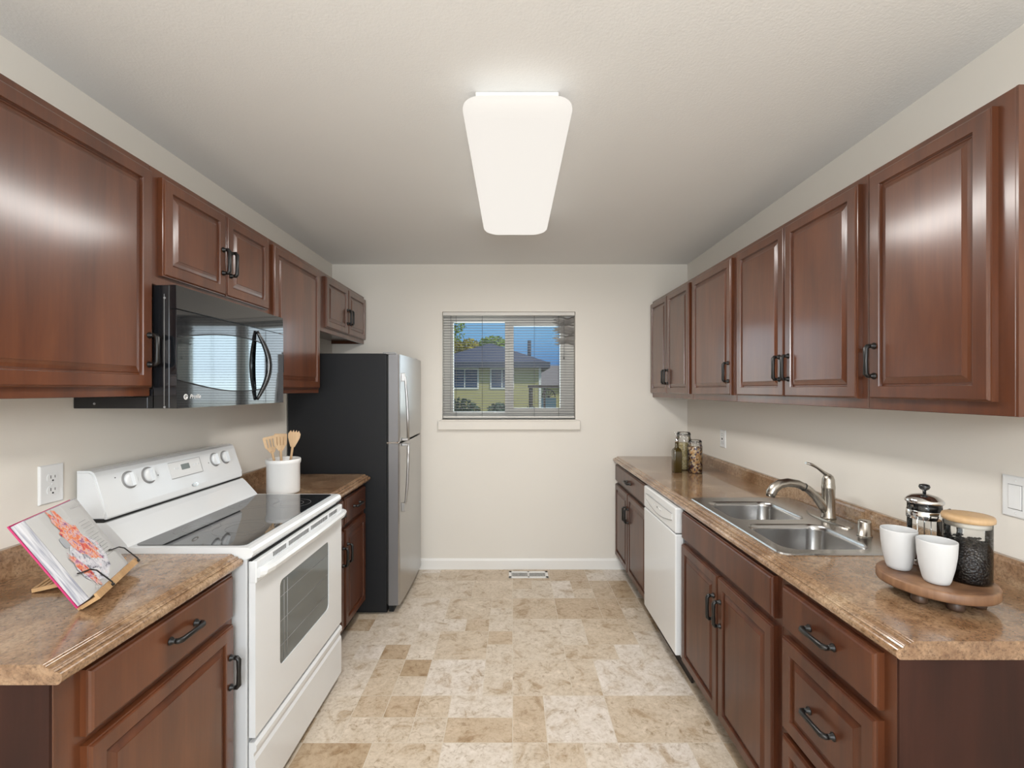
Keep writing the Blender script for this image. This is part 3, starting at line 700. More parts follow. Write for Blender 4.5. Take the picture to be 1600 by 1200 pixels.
# vent band + handle
bm = nb(); box(bm, -.8675, -.842, YA+.003, YZ-.001, .800, zt_+.001, .004)
vb = obj('vent_band', bm, M['white_enamel'], od)
bm = nb()
for k in range(62):
    y = 1.60+.0094*k
    if k in (10, 11, 30, 31, 50, 51): continue
    box(bm, -.8422, -.8410, y, y+.0042, .852, .868)
obj('vent_slots', bm, M['dark_slot'], vb)
bm = nb(); sec = [(-.843, .846), (-.832, .851), (-.812, .849), (-.806, .839), (-.810, .826), (-.822, .818), (-.843, .818)]
ys = [YA+.007, YA+.02, YA+.06, 1.87, YZ-.06, YZ-.018, YZ-.006]; sc = [.35, .8, 1, 1.12, 1, .8, .35]; rings = []
for y, q in zip(ys, sc): rings.append([bm.verts.new((-.843+(a+.843)*q, y, b)) for a, b in sec])
for a, b in zip(rings, rings[1:]):
    for i in range(len(sec)): bm.faces.new((a[i], a[(i+1) % 7], b[(i+1) % 7], b[i]))
bm.faces.new(rings[0]); bm.faces.new(rings[-1][::-1]); bmesh.ops.recalc_face_normals(bm, faces=bm.faces)
obj('handle', bm, M['white_enamel'], od)
# storage drawer
bm = nb(); prism(bm, [(-.868, .035), (-.850, .035), (-.846, .045), (-.846, .215), (-.852, .228), (-.852, .240), (-.843, .250), (-.843, .266), (-.850, .276), (-.868, .276)], lambda a, b: (a, YA+.004, b), lambda a, b: (a, YZ-.002, b))
obj('storage_drawer', bm, M['white_enamel'], rg)

# ------------------------------------------------------------------ microwave
my0, my1, mz0, mz1 = 1.496, 2.200, 1.376, 1.783
mw = thing('microwave_oven', 'black over-the-range microwave mounted under the short cabinet', 'microwave', (-1.27, 1.85, mz0))
bm = nb(); box(bm, XL+.002, -1.200, my0, my1, mz0, mz0+.038, .002); box(bm, XL+.002, -1.195, my0+.001, my1, mz0+.03, 1.413, .001); box(bm, -1.186, -1.128, my0, my1, mz0, mz1, .003); box(bm, -1.2, -1.18, my0, my1, mz0, 1.44)
bb = obj('body', bm, M['black_gloss'], mw)
bm = nb(); tube(bm, [(-1.145, my0-.0008, mz0+.01), (-1.145, my0-.0008, mz1-.03)], .001, 6); obj('side_seam', bm, M['grey_plastic'], bb)
for q in ((-1.375, 1.392), (-1.144, mz0+.005), (-1.144, 1.74)):
    bm = nb(); lathe(bm, [(.004, 0), (.003, .002)], (q[0], my0, q[1]), 12, Matrix.Rotation(PI/2, 3, 'X')); obj('screw', bm, M['grey_plastic'], bb)
def fx_(y): f = (y-my0)/(my1-my0); return -1.105 - .004*f
def curved(bm, y0, y1, za, zb, out=0, back=-1.128, n=20, zfa=None, zfb=None, xoff=None):
    ring = []
    for i in range(n+1):
        y = y0+(y1-y0)*i/n; a = zfa(y) if zfa else za; b = zfb(y) if zfb else zb; x = fx_(y)+out; dx = xoff or 0
        ring.append([bm.verts.new(p) for p in ((back, y, a), (x, y, a), (x+dx, y, b), (back, y, b))])
    for p, q in zip(ring, ring[1:]):
        for k in range(4):
            f = bm.faces.new((p[k], q[k], q[(k+1) % 4], p[(k+1) % 4])); f.smooth = False
    bm.faces.new(ring[0][::-1]); bm.faces.new(ring[-1])
    return bm
obj('vent_panel', curved(nb(), my0, my1, 1.706, mz1, 0, xoff=-.002), M['mw_front'], mw)
md = obj('door', curved(nb(), my0, 2.040, mz0, 1.702, 0), M['mw_front'], mw)
obj('control_panel', curved(nb(), 2.043, my1, mz0, 1.702, 0), M['mw_front'], mw)
def ztop(y): f = (y-my0)/.70; return 1.612+.040*math.sin(PI*min(1, f*1.0))
def zbot(y): f = (y-my0)/.70; return 1.472-.040*math.sin(PI*min(1, f*1.0))
bm = curved(nb(), my0+.004, 2.030, 0, 0, .0012, -1.115, 24, zbot, ztop); mwd = obj('door_window', bm, M['mw_glass'], md)
bm = nb()
for fn in (ztop, zbot): tube(bm, [(fx_(y)+.0012, y, fn(y)) for y in [my0+.004+(2.03-my0-.004)*i/24 for i in range(25)]], .0022, 8)
obj('window_trim', bm, M['black_gloss'], md)
bm = nb(); hp = []
for i in range(21):
    f = i/20; z = 1.395+.295*f; b_ = math.sin(PI*f); hp.append((fx_(1.985)+.004+.034*b_, 1.965+.035*b_, z))
tube(bm, hp, [.006+.006*math.sin(PI*i/20) for i in range(21)], 12); obj('handle', bm, M['black_gloss'], md)
# lettering on the microwave
def text_mesh(s, size, ital=.3):
    cu = bpy.data.curves.new('lettering', 'FONT'); cu.body = s; cu.size = size; cu.extrude = .0003; cu.shear = ital
    to = bpy.data.objects.new('lettering', cu); me = bpy.data.meshes.new_from_object(to); bpy.data.objects.remove(to); bpy.data.curves.remove(cu)
    bm = nb(); bm.from_mesh(me); bpy.data.meshes.remove(me); return bm
M['print_white'] = mat('printed_white', (.75, .76, .76), .5)
bm = text_mesh('Profile', .021)
for v in bm.verts: y = 1.556+v.co.x; v.co = Vector((fx_(y)+.0008+v.co.z, y, 1.408+v.co.y))
obj('lettering', bm, M['print_white'], md, recalc=False)
bm = nb(); R = Matrix.Rotation(PI/2, 3, 'Y'); lathe(bm, [(.0095, 0), (.0093, .0012)], (fx_(1.538), 1.538, 1.414), 24, R); em = obj('round_emblem', bm, M['print_white'], md)
bm = nb(); c0 = Vector((fx_(1.538)+.0016, 1.538, 1.414))
tube(bm, [c0+Vector((0, .0055*math.cos(a), .0055*math.sin(a))) for a in [2*PI*i/20 for i in range(17)]], .0008, 6)
tube(bm, [c0+Vector((0, -.004, .003)), c0+Vector((0, 0, -.001)), c0+Vector((0, .003, .003))], .0007, 6); obj('emblem_script', bm, M['black_gloss'], em)

# ------------------------------------------------------------------ refrigerator
fr = thing('refrigerator', 'top-freezer refrigerator with stainless doors and black sides', 'refrigerator', (-1.1, 3.25, 0))
FY0, FY1 = 2.905, 3.590
bm = nb(); box(bm, -1.435, -.806, FY0, FY1, .02, 1.668, .004); box(bm, -.80, -.77, FY0+.04, FY1-.04, .0, .05); box(bm, -1.40, -.81, FY0+.03, FY1-.03, 0, .03)
obj('body', bm, M['fridge_side'], fr)
obj('door_gasket', box(nb(), -.806, -.792, FY0+.012, FY1-.012, .06, 1.655), M['black_gap'], fr)
def fdoor(z0, z1):
    bm = nb(); poly = [(-.792, FY0), (-.735, FY0), (-.726, FY0+.006), (-.722, FY0+.018)]
    for i in range(1, 12):
        f = i/12; poly.append((-.722+.008*math.sin(PI*f), FY0+.018+(FY1-FY0-.036)*f))
    poly += [(-.722, FY1-.018), (-.726, FY1-.006), (-.735, FY1), (-.792, FY1)]
    prism(bm, poly, lambda a, b: (a, b, z0), lambda a, b: (a, b, z1)); return bm
fz = obj('freezer_door', fdoor(1.103, 1.662), M['door_steel'], fr); fd = obj('refrigerator_door', fdoor(.058, 1.090), M['door_steel'], fr)
for d_, za_, zb_ in ((fz, 1.103, 1.662), (fd, .058, 1.090)):
    obj('edge_trim', box(nb(), -.791, -.731, FY0-.002, FY0-.0002, za_+.001, zb_-.001), M['edge_grey'], d_)
hy = 2.965
bm = nb(); tube(bm, [(-.716, hy, 1.530), (-.700, hy, 1.515), (-.690, hy, 1.40), (-.682, hy, 1.25), (-.680, hy, 1.106)], [.006, .008, .009, .009, .009], 12)
box(bm, -.722, -.698, hy-.012, hy+.012, 1.49, 1.545, .003); box(bm, -.72, -.680, hy-.010, hy+.010, 1.104, 1.122, .003); obj('handle', bm, M['door_steel'], fz)
bm = nb(); tube(bm, [(-.680, hy, 1.088), (-.681, hy, .95), (-.686, hy, .82), (-.696, hy, .71), (-.712, hy, .67)], [.009, .009, .009, .008, .006], 12)
box(bm, -.722, -.698, hy-.012, hy+.012, .645, .70, .003); box(bm, -.72, -.680, hy-.010, hy+.010, 1.070, 1.088, .003); obj('handle', bm, M['door_steel'], fd)
bm = nb(); box(bm, -.83, -.75, FY0+.002, FY0+.05, 1.664, 1.676, .003); box(bm, -.83, -.75, FY1-.05, FY1-.002, 1.664, 1.676, .003); obj('hinge_cover', bm, M['grey_plastic'], fr)
obj('mid_hinge', box(nb(), -.81, -.73, FY0+.004, FY0+.04, 1.091, 1.102, .001), M['chrome'], fr)

# ------------------------------------------------------------------ ceiling light
cl = thing('ceiling_light', 'long white rounded ceiling light fixture glowing in the middle of the ceiling', 'ceiling light', (.016, 2.03, H))
obj('mounting_pan', box(nb(), -.125, .155, 1.528, 2.56, 2.362, H-.0005, .003), M['trim'], cl)
bm = nb(); rings = []
cx = .016
for ins, z, r in ((.012, 2.364, .06), (.002, 2.361, .065), (0, 2.354, .07), (.003, 2.343, .07), (.010, 2.334, .07), (.026, 2.326, .06), (.055, 2.321, .05)):
    rings.append([bm.verts.new((x, y, z)) for x, y in rrect(cx-.180+ins, cx+.180-ins, 1.425+ins, 2.640-ins, r, 8)])
n = len(rings[0])
for a, b in zip(rings, rings[1:]):
    for i in range(n): f = bm.faces.new((a[i], a[(i+1) % n], b[(i+1) % n], b[i])); f.smooth = True
bm.faces.new(rings[-1]); bm.faces.new(rings[0][::-1]); obj('diffuser', bm, M['diffuser'], cl)
# the tubes' light leaving the fixture

lamp('ceiling_light_tubes', 'AREA', (cx, 2.03, 2.314), (0, 0, 0), 24, (1, .97, .93), shape='RECTANGLE', size=.30, size_y=1.12)

# ------------------------------------------------------------------ outlets and switch
def plate(name, label, cat, s, x, y0, y1, z0, z1, kind):
    t = thing(name, label, cat, (x, (y0+y1)/2, (z0+z1)/2)); yc, zc = (y0+y1)/2, (z0+z1)/2
    bm = nb(); nested(bm, s, x, y0, y1, z0, z1, [(0, 0), (0, .003), (.003, .006), (.006, .0065)]); pl = obj('cover_plate', bm, M['white_plastic'], t)
    if kind == 'duplex':
        for dz in (-.0195, .0195):
            bm = nb(); prism(bm, rrect(yc-.017, yc+.017, zc+dz-.0145, zc+dz+.0145, .012, 5), lambda a, b: (x+s*.006, a, b), lambda a, b: (x+s*.0085, a, b)); r = obj('receptacle', bm, M['white_plastic'], t)
            bm = nb(); xa, xb = sorted((x+s*.0084, x+s*.0088))
            box(bm, xa, xb, yc-.0075, yc-.0055, zc+dz-.002, zc+dz+.008); box(bm, xa, xb, yc+.0055, yc+.0075, zc+dz-.001, zc+dz+.007)
            lathe(bm, [(.0028, 0), (.0028, .0004)], (x+s*.0084, yc, zc+dz-.0085), 12, Matrix.Rotation(PI/2*s, 3, 'Y')); obj('socket_holes', bm, M['black_gap'], r)
    else:
        bm = nb(); xa, xb = sorted((x+s*.0055, x+s*.0085)); box(bm, xa, xb, yc-.0165, yc+.0165, zc-.033, zc+.033, .001)
        r = obj('rocker' if kind == 'rocker' else 'receptacle', bm, M['white_plastic'], t)
        bm = nb(); xa, xb = sorted((x+s*.006, x+s*.0075))
        for a0, a1, b0, b1 in ((-.018, .018, .033, .0345), (-.018, .018, -.0345, -.033), (-.018, -.0165, -.0345, .0345)): box(bm, xa, xb, yc+a0, yc+a1, zc+b0, zc+b1)
        obj('rocker_gap', bm, M['grey_plastic'], t)
        if kind == 'gfci':
            bm = nb(); xa, xb = sorted((x+s*.0084, x+s*.009))
            for dz in (-.021, .021):
                for dy in (-.0065, .0065): box(bm, xa, xb, yc+dy-.001, yc+dy+.001, zc+dz-.004, zc+dz+.004)
            box(bm, xa, xb, yc-.008, yc+.008, zc-.006, zc+.006); obj('socket_holes', bm, M['black_gap'], r)
    bm = nb()
    for dz in ((0,) if kind == 'duplex' else (-.045, .045)): lathe(bm, [(.003, 0), (.002, .001)], (x+s*.0065, yc, zc+dz), 10, Matrix.Rotation(PI/2*s, 3, 'Y'))
    obj('screw', bm, M['white_plastic'], t)
plate('wall_outlet', 'white duplex outlet on the wall above the cookbook', 'outlet', 1, XL, 1.385, 1.461, 1.084, 1.204, 'duplex')
plate('wall_outlet', 'white outlet on the wall above the counter near the jars', 'outlet', -1, XR, 2.985, 3.060, 1.052, 1.168, 'gfci')
plate('light_switch', 'white rocker switch plate at the right above the wooden tray', 'switch', -1, XR, 1.226, 1.298, 1.083, 1.198, 'rocker')

# ------------------------------------------------------------------ cookbook on its stand
P0 = Vector((-1.026, 1.099, .930)); e = Vector((-.385, .923, 0)).normalized(); nn = Vector((.923, .385, 0)).normalized()
th = math.radians(30.5); up = (-nn*math.sin(th) + Vector((0, 0, 1))*math.cos(th)); fn = (nn*math.cos(th) + Vector((0, 0, 1))*math.sin(th))
BW, BH = .270, .236
def bk(a, b, c): return P0 + e*a + up*b + fn*c      # a along the bottom, b up the page, c out of the page
def bbox(bm, a0, a1, b0, b1, c0, c1):
    return prism(bm, [(a0, b0), (a1, b0), (a1, b1), (a0, b1)], lambda a, b: bk(a, b, c0), lambda a, b: bk(a, b, c1))
book = thing('cookbook', 'open magenta-covered cookbook with a food photograph, leaning on a bamboo stand', 'book', P0+e*.135)
bm = nb(); bbox(bm, -.005, BW, -.003, BH+.004, -.0245, -.0215); obj('cover', bm, M['magenta'], book)
def uvquads(bm, side=False):
    uv = bm.loops.layers.uv.new('UVMap')
    for f in bm.faces:
        for l in f.loops:
            q = l.vert.co-P0; l[uv].uv = (q.dot(e)*4, q.dot(up)*4) if not side else (q.dot(up)*4, (q.dot(fn)-q.dot(e))*4)
bm = nb(); poly = [(-.002, -.021), (BW-.002, -.021), (BW-.002, -.008), (BW-.03, -.003), (BW*.6, .000), (.06, -.001), (.014, -.003), (.004, -.010)]
prism(bm, poly, lambda a, c: bk(a, 0, c), lambda a, c: bk(a, BH, c))
for f in bm.faces: f.normal_update()
uvquads(bm, True); pb = obj('page_block', bm, M['pageblock'], book)
bm = nb(); pts = [(.016, -.0028), (.06, -.0002), (BW*.6, .0008), (BW-.03, -.0022), (BW-.003, -.007)]
va = [bm.verts.new(bk(a, .002, c)) for a, c in pts]; vb_ = [bm.verts.new(bk(a, BH-.002, c)) for a, c in pts]
for i in range(4): bm.faces.new((va[i], va[i+1], vb_[i+1], vb_[i]))
bmesh.ops.solidify(bm, geom=bm.faces[:], thickness=.0004); pg = obj('open_page', bm, M['paper'], book)
def patch(bm, outline, c):
    prism(bm, outline, lambda a, b: bk(a, b, c), lambda a, b: bk(a, b, c+.0003)); [f.normal_update() for f in bm.faces]; uvquads(bm); return bm
rr = random.Random(5)
def blob(ca, cb, ra, rb, ang, n=26, j=.18):
    o = []
    for i in range(n):
        t = 2*PI*i/n; r = 1+rr.uniform(-j, j); a, b = ra*r*math.cos(t), rb*r*math.sin(t)
        o.append((ca+a*math.cos(ang)-b*math.sin(ang), cb+a*math.sin(ang)+b*math.cos(ang)))
    return o
obj('plate_picture', patch(nb(), blob(.118, .075, .075, .062, .2, j=.08), .0011), M['plateprint'], pg)
obj('food_picture', patch(nb(), blob(.128, .135, .034, .088, .30, j=.25), .0015), M['foodprint'], pg)
obj('food_picture', patch(nb(), blob(.066, .062, .014, .052, .25), .0016), M['foodprint'], pg)
obj('cup_picture', patch(nb(), rrect(.062, .092, .130, .160, .008), .0013), mat('cup_print', (.40, .42, .45), .5), pg)
bm = nb()
for k in range(13):
    b = .170-.0095*k; l = rr.uniform(.035, .052); prism(bm, [(.178, b), (.178+l, b), (.178+l, b+.0016), (.178, b+.0016)], lambda a, c: bk(a, c, .0010), lambda a, c: bk(a, c, .0014))
prism(bm, [(.19, .212), (.245, .212), (.245, .2165), (.19, .2165)], lambda a, c: bk(a, c, -.001), lambda a, c: bk(a, c, .0002))
obj('printed_text', bm, M['ink'], pg)
st = thing('cookbook_stand', 'bamboo folding cookbook stand with black wire page holders on the worktop', 'book stand', (P0.x, P0.y+.13, ZT))
bm = nb(); bbox(bm, .015, BW-.015, -.012, .20, -.034, -.0255); obj('back_board', bm, M['bamboo'], st)
bm = nb(); bbox(bm, .010, BW-.005, -.013, -.004, -.0255, .016); bbox(bm, .0105, BW-.0055, -.004, .004, .010, .0155); obj('ledge', bm, M['bamboo'], st)
# folding slatted rear leg reaching back to the worktop
FA = Vector((-1.266, 1.198, ZT+.0015)); ld_ = (nn*.985+Vector((0, 0, .12))).normalized(); Lg = .17; ln_ = e.cross(ld_).normalized(); ln_ = ln_ if ln_.z > 0 else -ln_
def lg(a, b, c): return FA + e*a + ld_*b + ln_*c
def lbox(bm, a0, a1, b0, b1): return prism(bm, [(a0, b0), (a1, b0), (a1, b1), (a0, b1)], lambda a, b: lg(a, b, 0), lambda a, b: lg(a, b, .010))
bm = nb()
for k in range(12): lbox(bm, .006, .118, .0135*k, .0135*k+.0085)
lbox(bm, 0, .0055, 0, .161); lbox(bm, .1185, .124, 0, .161)
obj('rear_leg', bm, M['bamboo'], st)
bm = nb(); tube(bm, [lg(-.002, .055, .012), lg(.06, .075, .013), lg(.12, .10, .03), bk(.19, .09, -.036)], .0022, 8); obj('support_wire', bm, M['black_metal'], st)
for a0, sg in ((.085, -1), (.262, -1)):
    bm = nb(); tube(bm, [bk(a0, -.010, .017), bk(a0, -.002, .020), bk(a0-.004, .045, .012), bk(a0-.012, .056, .007), bk(a0-.045, .062, .0045), bk(a0-.058, .066, .0045)], .0018, 8)
    lathe(bm, [(.001, -.004), (.004, -.002), (.004, .002), (.001, .004)], bk(a0, -.008, .018), 10); obj('page_holder', bm, M['black_metal'], st)

# ------------------------------------------------------------------ crock with utensils
kx, ky = -1.190, 2.362
bm = nb(); prof = [(.070, 0), (.077, .004), (.079, .012), (.079, .150), (.083, .156), (.084, .170), (.082, .177), (.078, .178), (.075, .172), (.074, .02), (.02, .012)]
lathe(bm, prof, (kx, ky, ZT+.0005), 40); tag(obj('utensil_crock', bm, M['ceramic'], loc=(kx, ky, ZT)), 'white ceramic crock holding wooden utensils beside the range', 'crock')
def utensil(name, label, dx, dy, lean, turn, kind):
    base = Vector((kx+dx*.25, ky+dy*.25, ZT+.016)); tip = Vector((kx+dx, ky+dy, 1.208+lean)); d = (tip-base); Ln = d.length; d.normalize()
    nv = Vector((1.19, -2.36, 0)); nv = (nv-d*nv.dot(d)).normalized(); uv_ = nv.cross(d)*-1; uv_, nv = uv_*math.cos(turn)+nv*math.sin(turn), nv*math.cos(turn)-uv_*math.sin(turn)
    t = thing(name, label, 'utensil', base)
    bm = nb(); tube(bm, [base, base+d*(Ln-.10), base+d*(Ln-.075)], [.0065, .006, .007], 10); obj('stem', bm, M['beech'], t)
    bm = nb(); top = Ln; bot = Ln-.085
    def bp(u, v, w): return base + uv_*(u*1.22) + d*v + nv*w
    if kind == 'spoon':
        o = [(.008, bot), (.016, bot+.025), (.023, bot+.05), (.024, bot+.068), (.015, top+.001), (.010, top-.010), (.006, top+.003), (0, top-.010), (-.005, top+.004), (-.010, top-.010), (-.016, top), (-.024, bot+.068), (-.023, bot+.05), (-.016, bot+.025), (-.008, bot)]
        prism(bm, o, lambda a, b: bp(a, b, -.002-(b-bot)*.03), lambda a, b: bp(a, b, .003-(b-bot)*.03))
    else:
        hw = .026; seg = [(-hw, -.014), (-.008, -.002), (.002, .008), (.014, hw)] if kind == 'slot' else [(-hw, hw)]
        if kind == 'slot':
            prism(bm, [(-.008, bot), (.008, bot), (.022, bot+.03), (-.022, bot+.03)], lambda a, b: bp(a, b, -.002), lambda a, b: bp(a, b, .003))
            for a0, a1 in ((-hw, -.0145), (-.0105, -.002), (.002, .0105), (.0145, hw)):
                prism(bm, [(a0*.9, bot+.03), (a1*.9, bot+.03), (a1, top-.012), (a0, top-.012)], lambda a, b: bp(a, b, -.002), lambda a, b: bp(a, b, .003))
            prism(bm, [(-hw, top-.012), (hw, top-.012), (hw, top-.002), (hw-.006, top+.002), (-hw+.004, top), (-hw, top-.004)], lambda a, b: bp(a, b, -.002), lambda a, b: bp(a, b, .003))
        else:
            prism(bm, [(-.008, bot), (.008, bot), (.024, bot+.035), (.026, top-.004), (-.022, top), (-.022, bot+.035)], lambda a, b: bp(a, b, -.002), lambda a, b: bp(a, b, .003))
    obj('blade', bm, M['beech'], t)
utensil('slotted_spatula', 'slotted wooden spatula leaning left in the crock', -.060, -.025, -.012, .15, 'slot')
utensil('wooden_spatula', 'plain wooden spatula standing second from the left in the crock', -.040, .045, -.002, -.2, 'flat')
utensil('slotted_spatula', 'slotted wooden spatula with square end in the middle of the crock', -.002, -.030, .0, .1, 'slot')
utensil('spork', 'wooden toothed serving spoon leaning right in the crock', .058, .004, .016, .05, 'spoon')

# ------------------------------------------------------------------ bottle and jars by the end wall
bx, by = 1.062, 2.945
bt = thing('oil_bottle', 'dark olive glass oil bottle with a metal pourer on the far counter', 'bottle', (bx, by, ZT))
bm = nb(); rings = []
for hw, z, r in ((.024, 0, .006), (.027, .003, .008), (.027, .135, .008), (.024, .148, .012), (.014, .160, .0135), (.0115, .166, .0113), (.0115, .195, .0113)):
    rings.append([bm.verts.new((bx+x, by+y, ZT+.0005+z)) for x, y in rrect(-hw, hw, -hw, hw, r, 4)])
n = len(rings[0])
for a, b in zip(rings, rings[1:]):
    for i in range(n): f = bm.faces.new((a[i], a[(i+1) % n], b[(i+1) % n], b[i])); f.smooth = True
bm.faces.new(rings[0][::-1]); bm.faces.new(rings[-1]); obj('bottle_body', bm, M['olive_glass'], bt)
bm = nb(); lathe(bm, [(.0125, .193), (.0125, .212), (.008, .216), (.006, .222)], (bx, by, ZT), 20); tube(bm, [(bx, by, ZT+.22), (bx-.002, by, ZT+.235), (bx-.010, by, ZT+.255), (bx-.014, by, ZT+.26)], [.005, .0045, .004, .0035], 10); obj('pourer', bm, M['chrome'], bt)
def clampjar(label, x, y, r, h, fill, fh, sq):
    t = thing('storage_jar', label, 'jar', (x, y, ZT))
    bm = nb(); ps = [(r*.92, .001), (r, .006), (r, h*.80), (r*.93, h*.85), (r*.86, h*.88), (r*.90, h*.90), (r*.90, h*.915)]
    lathe(bm, ps, (x, y, ZT), 36, cap=False); obj('glass_body', bm, M['glass'], t, recalc=False)
    bm = nb(); lathe(bm, [(r*.90, 0.0035), (r*.955, .008), (r*.955, fh), (r*.6, fh+.004)], (x, y, ZT), 36); obj('contents', bm, fill, t)
    bm = nb(); lathe(bm, [(r*.93, h*.918), (r*.94, h*.94), (r*.90, h*.965), (r*.80, h), (r*.3, h)], (x, y, ZT), 36); li = obj('lid', bm, M['glass'], t)
    bm = nb(); lathe(bm, [(r*.92, h*.9145), (r*.925, h*.9185)], (x, y, ZT), 36, cap=False)
    for k in range(24):
        a0, a1 = 2*PI*k/24, 2*PI*(k+1)/24
        tube(bm, [(x+r*.95*math.cos(a0), y+r*.95*math.sin(a0), ZT+h*.885), (x+r*.95*math.cos(a1), y+r*.95*math.sin(a1), ZT+h*.885)], .0012, 6)
        tube(bm, [(x+r*.97*math.cos(a0), y+r*.97*math.sin(a0), ZT+h*.93), (x+r*.97*math.cos(a1), y+r*.97*math.sin(a1), ZT+h*.93)], .0012, 6)
    yb_ = y-r*.98; tube(bm, [(x-.008, yb_, ZT+h*.93), (x-.010, yb_-.005, ZT+h*.84), (x-.006, yb_-.007, ZT+h*.78), (x+.006, yb_-.007, ZT+h*.78), (x+.010, yb_-.005, ZT+h*.84), (x+.008, yb_, ZT+h*.93)], .0014, 6)
    obj('wire_clamp', bm, M['chrome'], li)
clampjar('tall glass clamp jar of pale grain behind the olive bottle', 1.150, 3.060, .048, .250, M['pasta'], .175, 0)
clampjar('glass clamp jar of mixed granola right of the olive bottle', 1.172, 2.925, .045, .212, M['granola'], .165, 0)

# ------------------------------------------------------------------ tray group
tx, ty = 1.100, 1.185; ZP = .955
tr = thing('serving_tray', 'round wooden pedestal tray on short feet on the near worktop', 'tray', (tx, ty, ZT))
bm = nb(); rr = random.Random(2); n = 56; js = [1+.008*math.sin(3*2*PI*i/n)+rr.uniform(-.004, .004) for i in range(n)]
rings = [[bm.verts.new((tx+r*js[i]*math.cos(2*PI*i/n), ty+r*js[i]*math.sin(2*PI*i/n), z)) for i in range(n)] for r, z in ((.114, .929), (.1195, .931), (.121, .936), (.1205, .951), (.1185, ZP-.0008), (.115, ZP))]
for a, b in zip(rings, rings[1:]):
    for i in range(n): bm.faces.new((a[i], a[(i+1) % n], b[(i+1) % n], b[i])).smooth = True
bm.faces.new(rings[0][::-1]); bm.faces.new(rings[-1]); obj('tray_top', bm, M['acacia'], tr)
for ang in (-155, -105, -50, 30, 110):
    a = math.radians(ang); bm = nb(); lathe(bm, [(.016, 0), (.017, .004), (.017, .0265)], (tx+.078*math.cos(a), ty+.078*math.sin(a), ZT+.0005), 20); obj('foot', bm, M['dark_foot'], tr)
def cup(label, x, y):
    bm = nb(); z = ZP+.0005; lathe(bm, [(.021, 0), (.025, .002), (.028, .010), (.0345, .040), (.0385, .070), (.0402, .104), (.0398, .1065), (.0386, .1065), (.038, .104), (.0355, .070), (.0315, .040), (.024, .012), (.004, .008)], (x, y, z), 40)
    tag(obj('cup', bm, M['matte_white'], loc=(x, y, z)), label, 'cup', 'white cups on the tray')
cup('white handleless cup on the tray, left of the other cup and nearer the sink', 1.045, 1.232)
cup('white handleless cup on the tray, right one of the two, before the bean jar', 1.064, 1.142)
jx, jy = 1.157, 1.157
cj = thing('coffee_jar', 'glass jar of black coffee beans with a wooden lid on the tray', 'jar', (jx, jy, ZP))
bm = nb(); lathe(bm, [(.043, .0008), (.046, .004), (.046, .150)], (jx, jy, ZP), 40, cap=False); obj('glass_body', bm, M['glass'], cj, recalc=False)
bm = nb(); lathe(bm, [(.042, .003), (.0445, .006), (.0445, .096), (.03, .100), (.01, .101)], (jx, jy, ZP), 40)
bns = obj('beans', bm, M['beans'], cj); bns['kind'] = 'stuff'
vo = N(M['beans'], 'ShaderNodeTexVoronoi'); vo.inputs['Scale'].default_value = 210; L(M['beans'], geo_coords(M['beans']), vo.inputs['Vector']); bump(M['beans'], vo.outputs['Distance'], .8, .002)
bm = nb(); rr = random.Random(9)
for k in range(60):
    a, r = rr.uniform(0, 2*PI), .042*math.sqrt(rr.random()); c0 = Vector((jx+r*math.cos(a), jy+r*math.sin(a), ZP+.100+rr.uniform(0, .004)))
    R = Matrix.Rotation(rr.uniform(0, PI), 4, 'Z') @ Matrix.Diagonal((.005, .0035, .003, 1)); g = bmesh.ops.create_icosphere(bm, subdivisions=1, radius=1, matrix=Matrix.Translation(c0) @ R)
o = obj('loose_beans', bm, M['beans'], cj); o['kind'] = 'stuff'
bm = nb(); lathe(bm, [(.046, .1505), (.0505, .153), (.051, .160), (.049, .166), (.03, .168), (.01, .168)], (jx, jy, ZP), 40); ld = obj('lid', bm, M['lidwood'], cj)
bm = nb(); lathe(bm, [(.0435, .138), (.0435, .150)], (jx, jy, ZP), 36); obj('lid_seal', bm, mat('lid_seal', (.62, .58, .52), .4), ld)
px, py = 1.142, 1.262
fp = thing('french_press', 'glass and chrome French press behind the white cups on the tray', 'coffee press', (px, py, ZP))
bm = nb(); lathe(bm, [(.035, .008), (.0375, .012), (.0375, .168)], (px, py, ZP), 40, cap=False)
tube(bm, [(px-.036, py-.006, ZP+.148), (px-.045, py-.010, ZP+.162), (px-.050, py-.012, ZP+.168)], [.006, .008, .004], 10); obj('glass_beaker', bm, M['glass'], fp, recalc=False)
bm = nb(); lathe(bm, [(.034, .0006), (.040, .003), (.040, .016), (.0385, .018), (.0385, .004), (.02, .003)], (px, py, ZP), 36)
lathe(bm, [(.0385, .128), (.0395, .129), (.0395, .150), (.0385, .151)], (px, py, ZP), 36, cap=False)
for k in range(2):
    a = PI*.15+k*PI; tube(bm, [(px+.0395*math.cos(a), py+.0395*math.sin(a), ZP+.010), (px+.0395*math.cos(a), py+.0395*math.sin(a), ZP+.135)], .0014, 8)
obj('chrome_frame', bm, M['chrome'], fp)
bm = nb(); lathe(bm, [(.0355, .150), (.0365, .152), (.0365, .172)], (px, py, ZP), 36); obj('inner_band', bm, M['black_gloss'], fp)
bm = nb(); lathe(bm, [(.040, .170), (.0425, .173), (.0425, .177), (.038, .183), (.028, .190), (.012, .194), (.004, .195)], (px, py, ZP), 40); lid = obj('lid', bm, M['chrome'], fp)
bm = nb(); lathe(bm, [(.004, .194), (.004, .204), (.010, .208), (.013, .214), (.011, .220), (.004, .222)], (px, py, ZP), 24); kn = obj('knob', bm, M['black_gloss'], lid)
bm = nb(); tube(bm, [(px, py, ZP+.03), (px, py, ZP+.19)], .002, 8); lathe(bm, [(.034, .032), (.0355, .034), (.034, .036)], (px, py, ZP), 32); obj('plunger', bm, M['chrome'], fp)
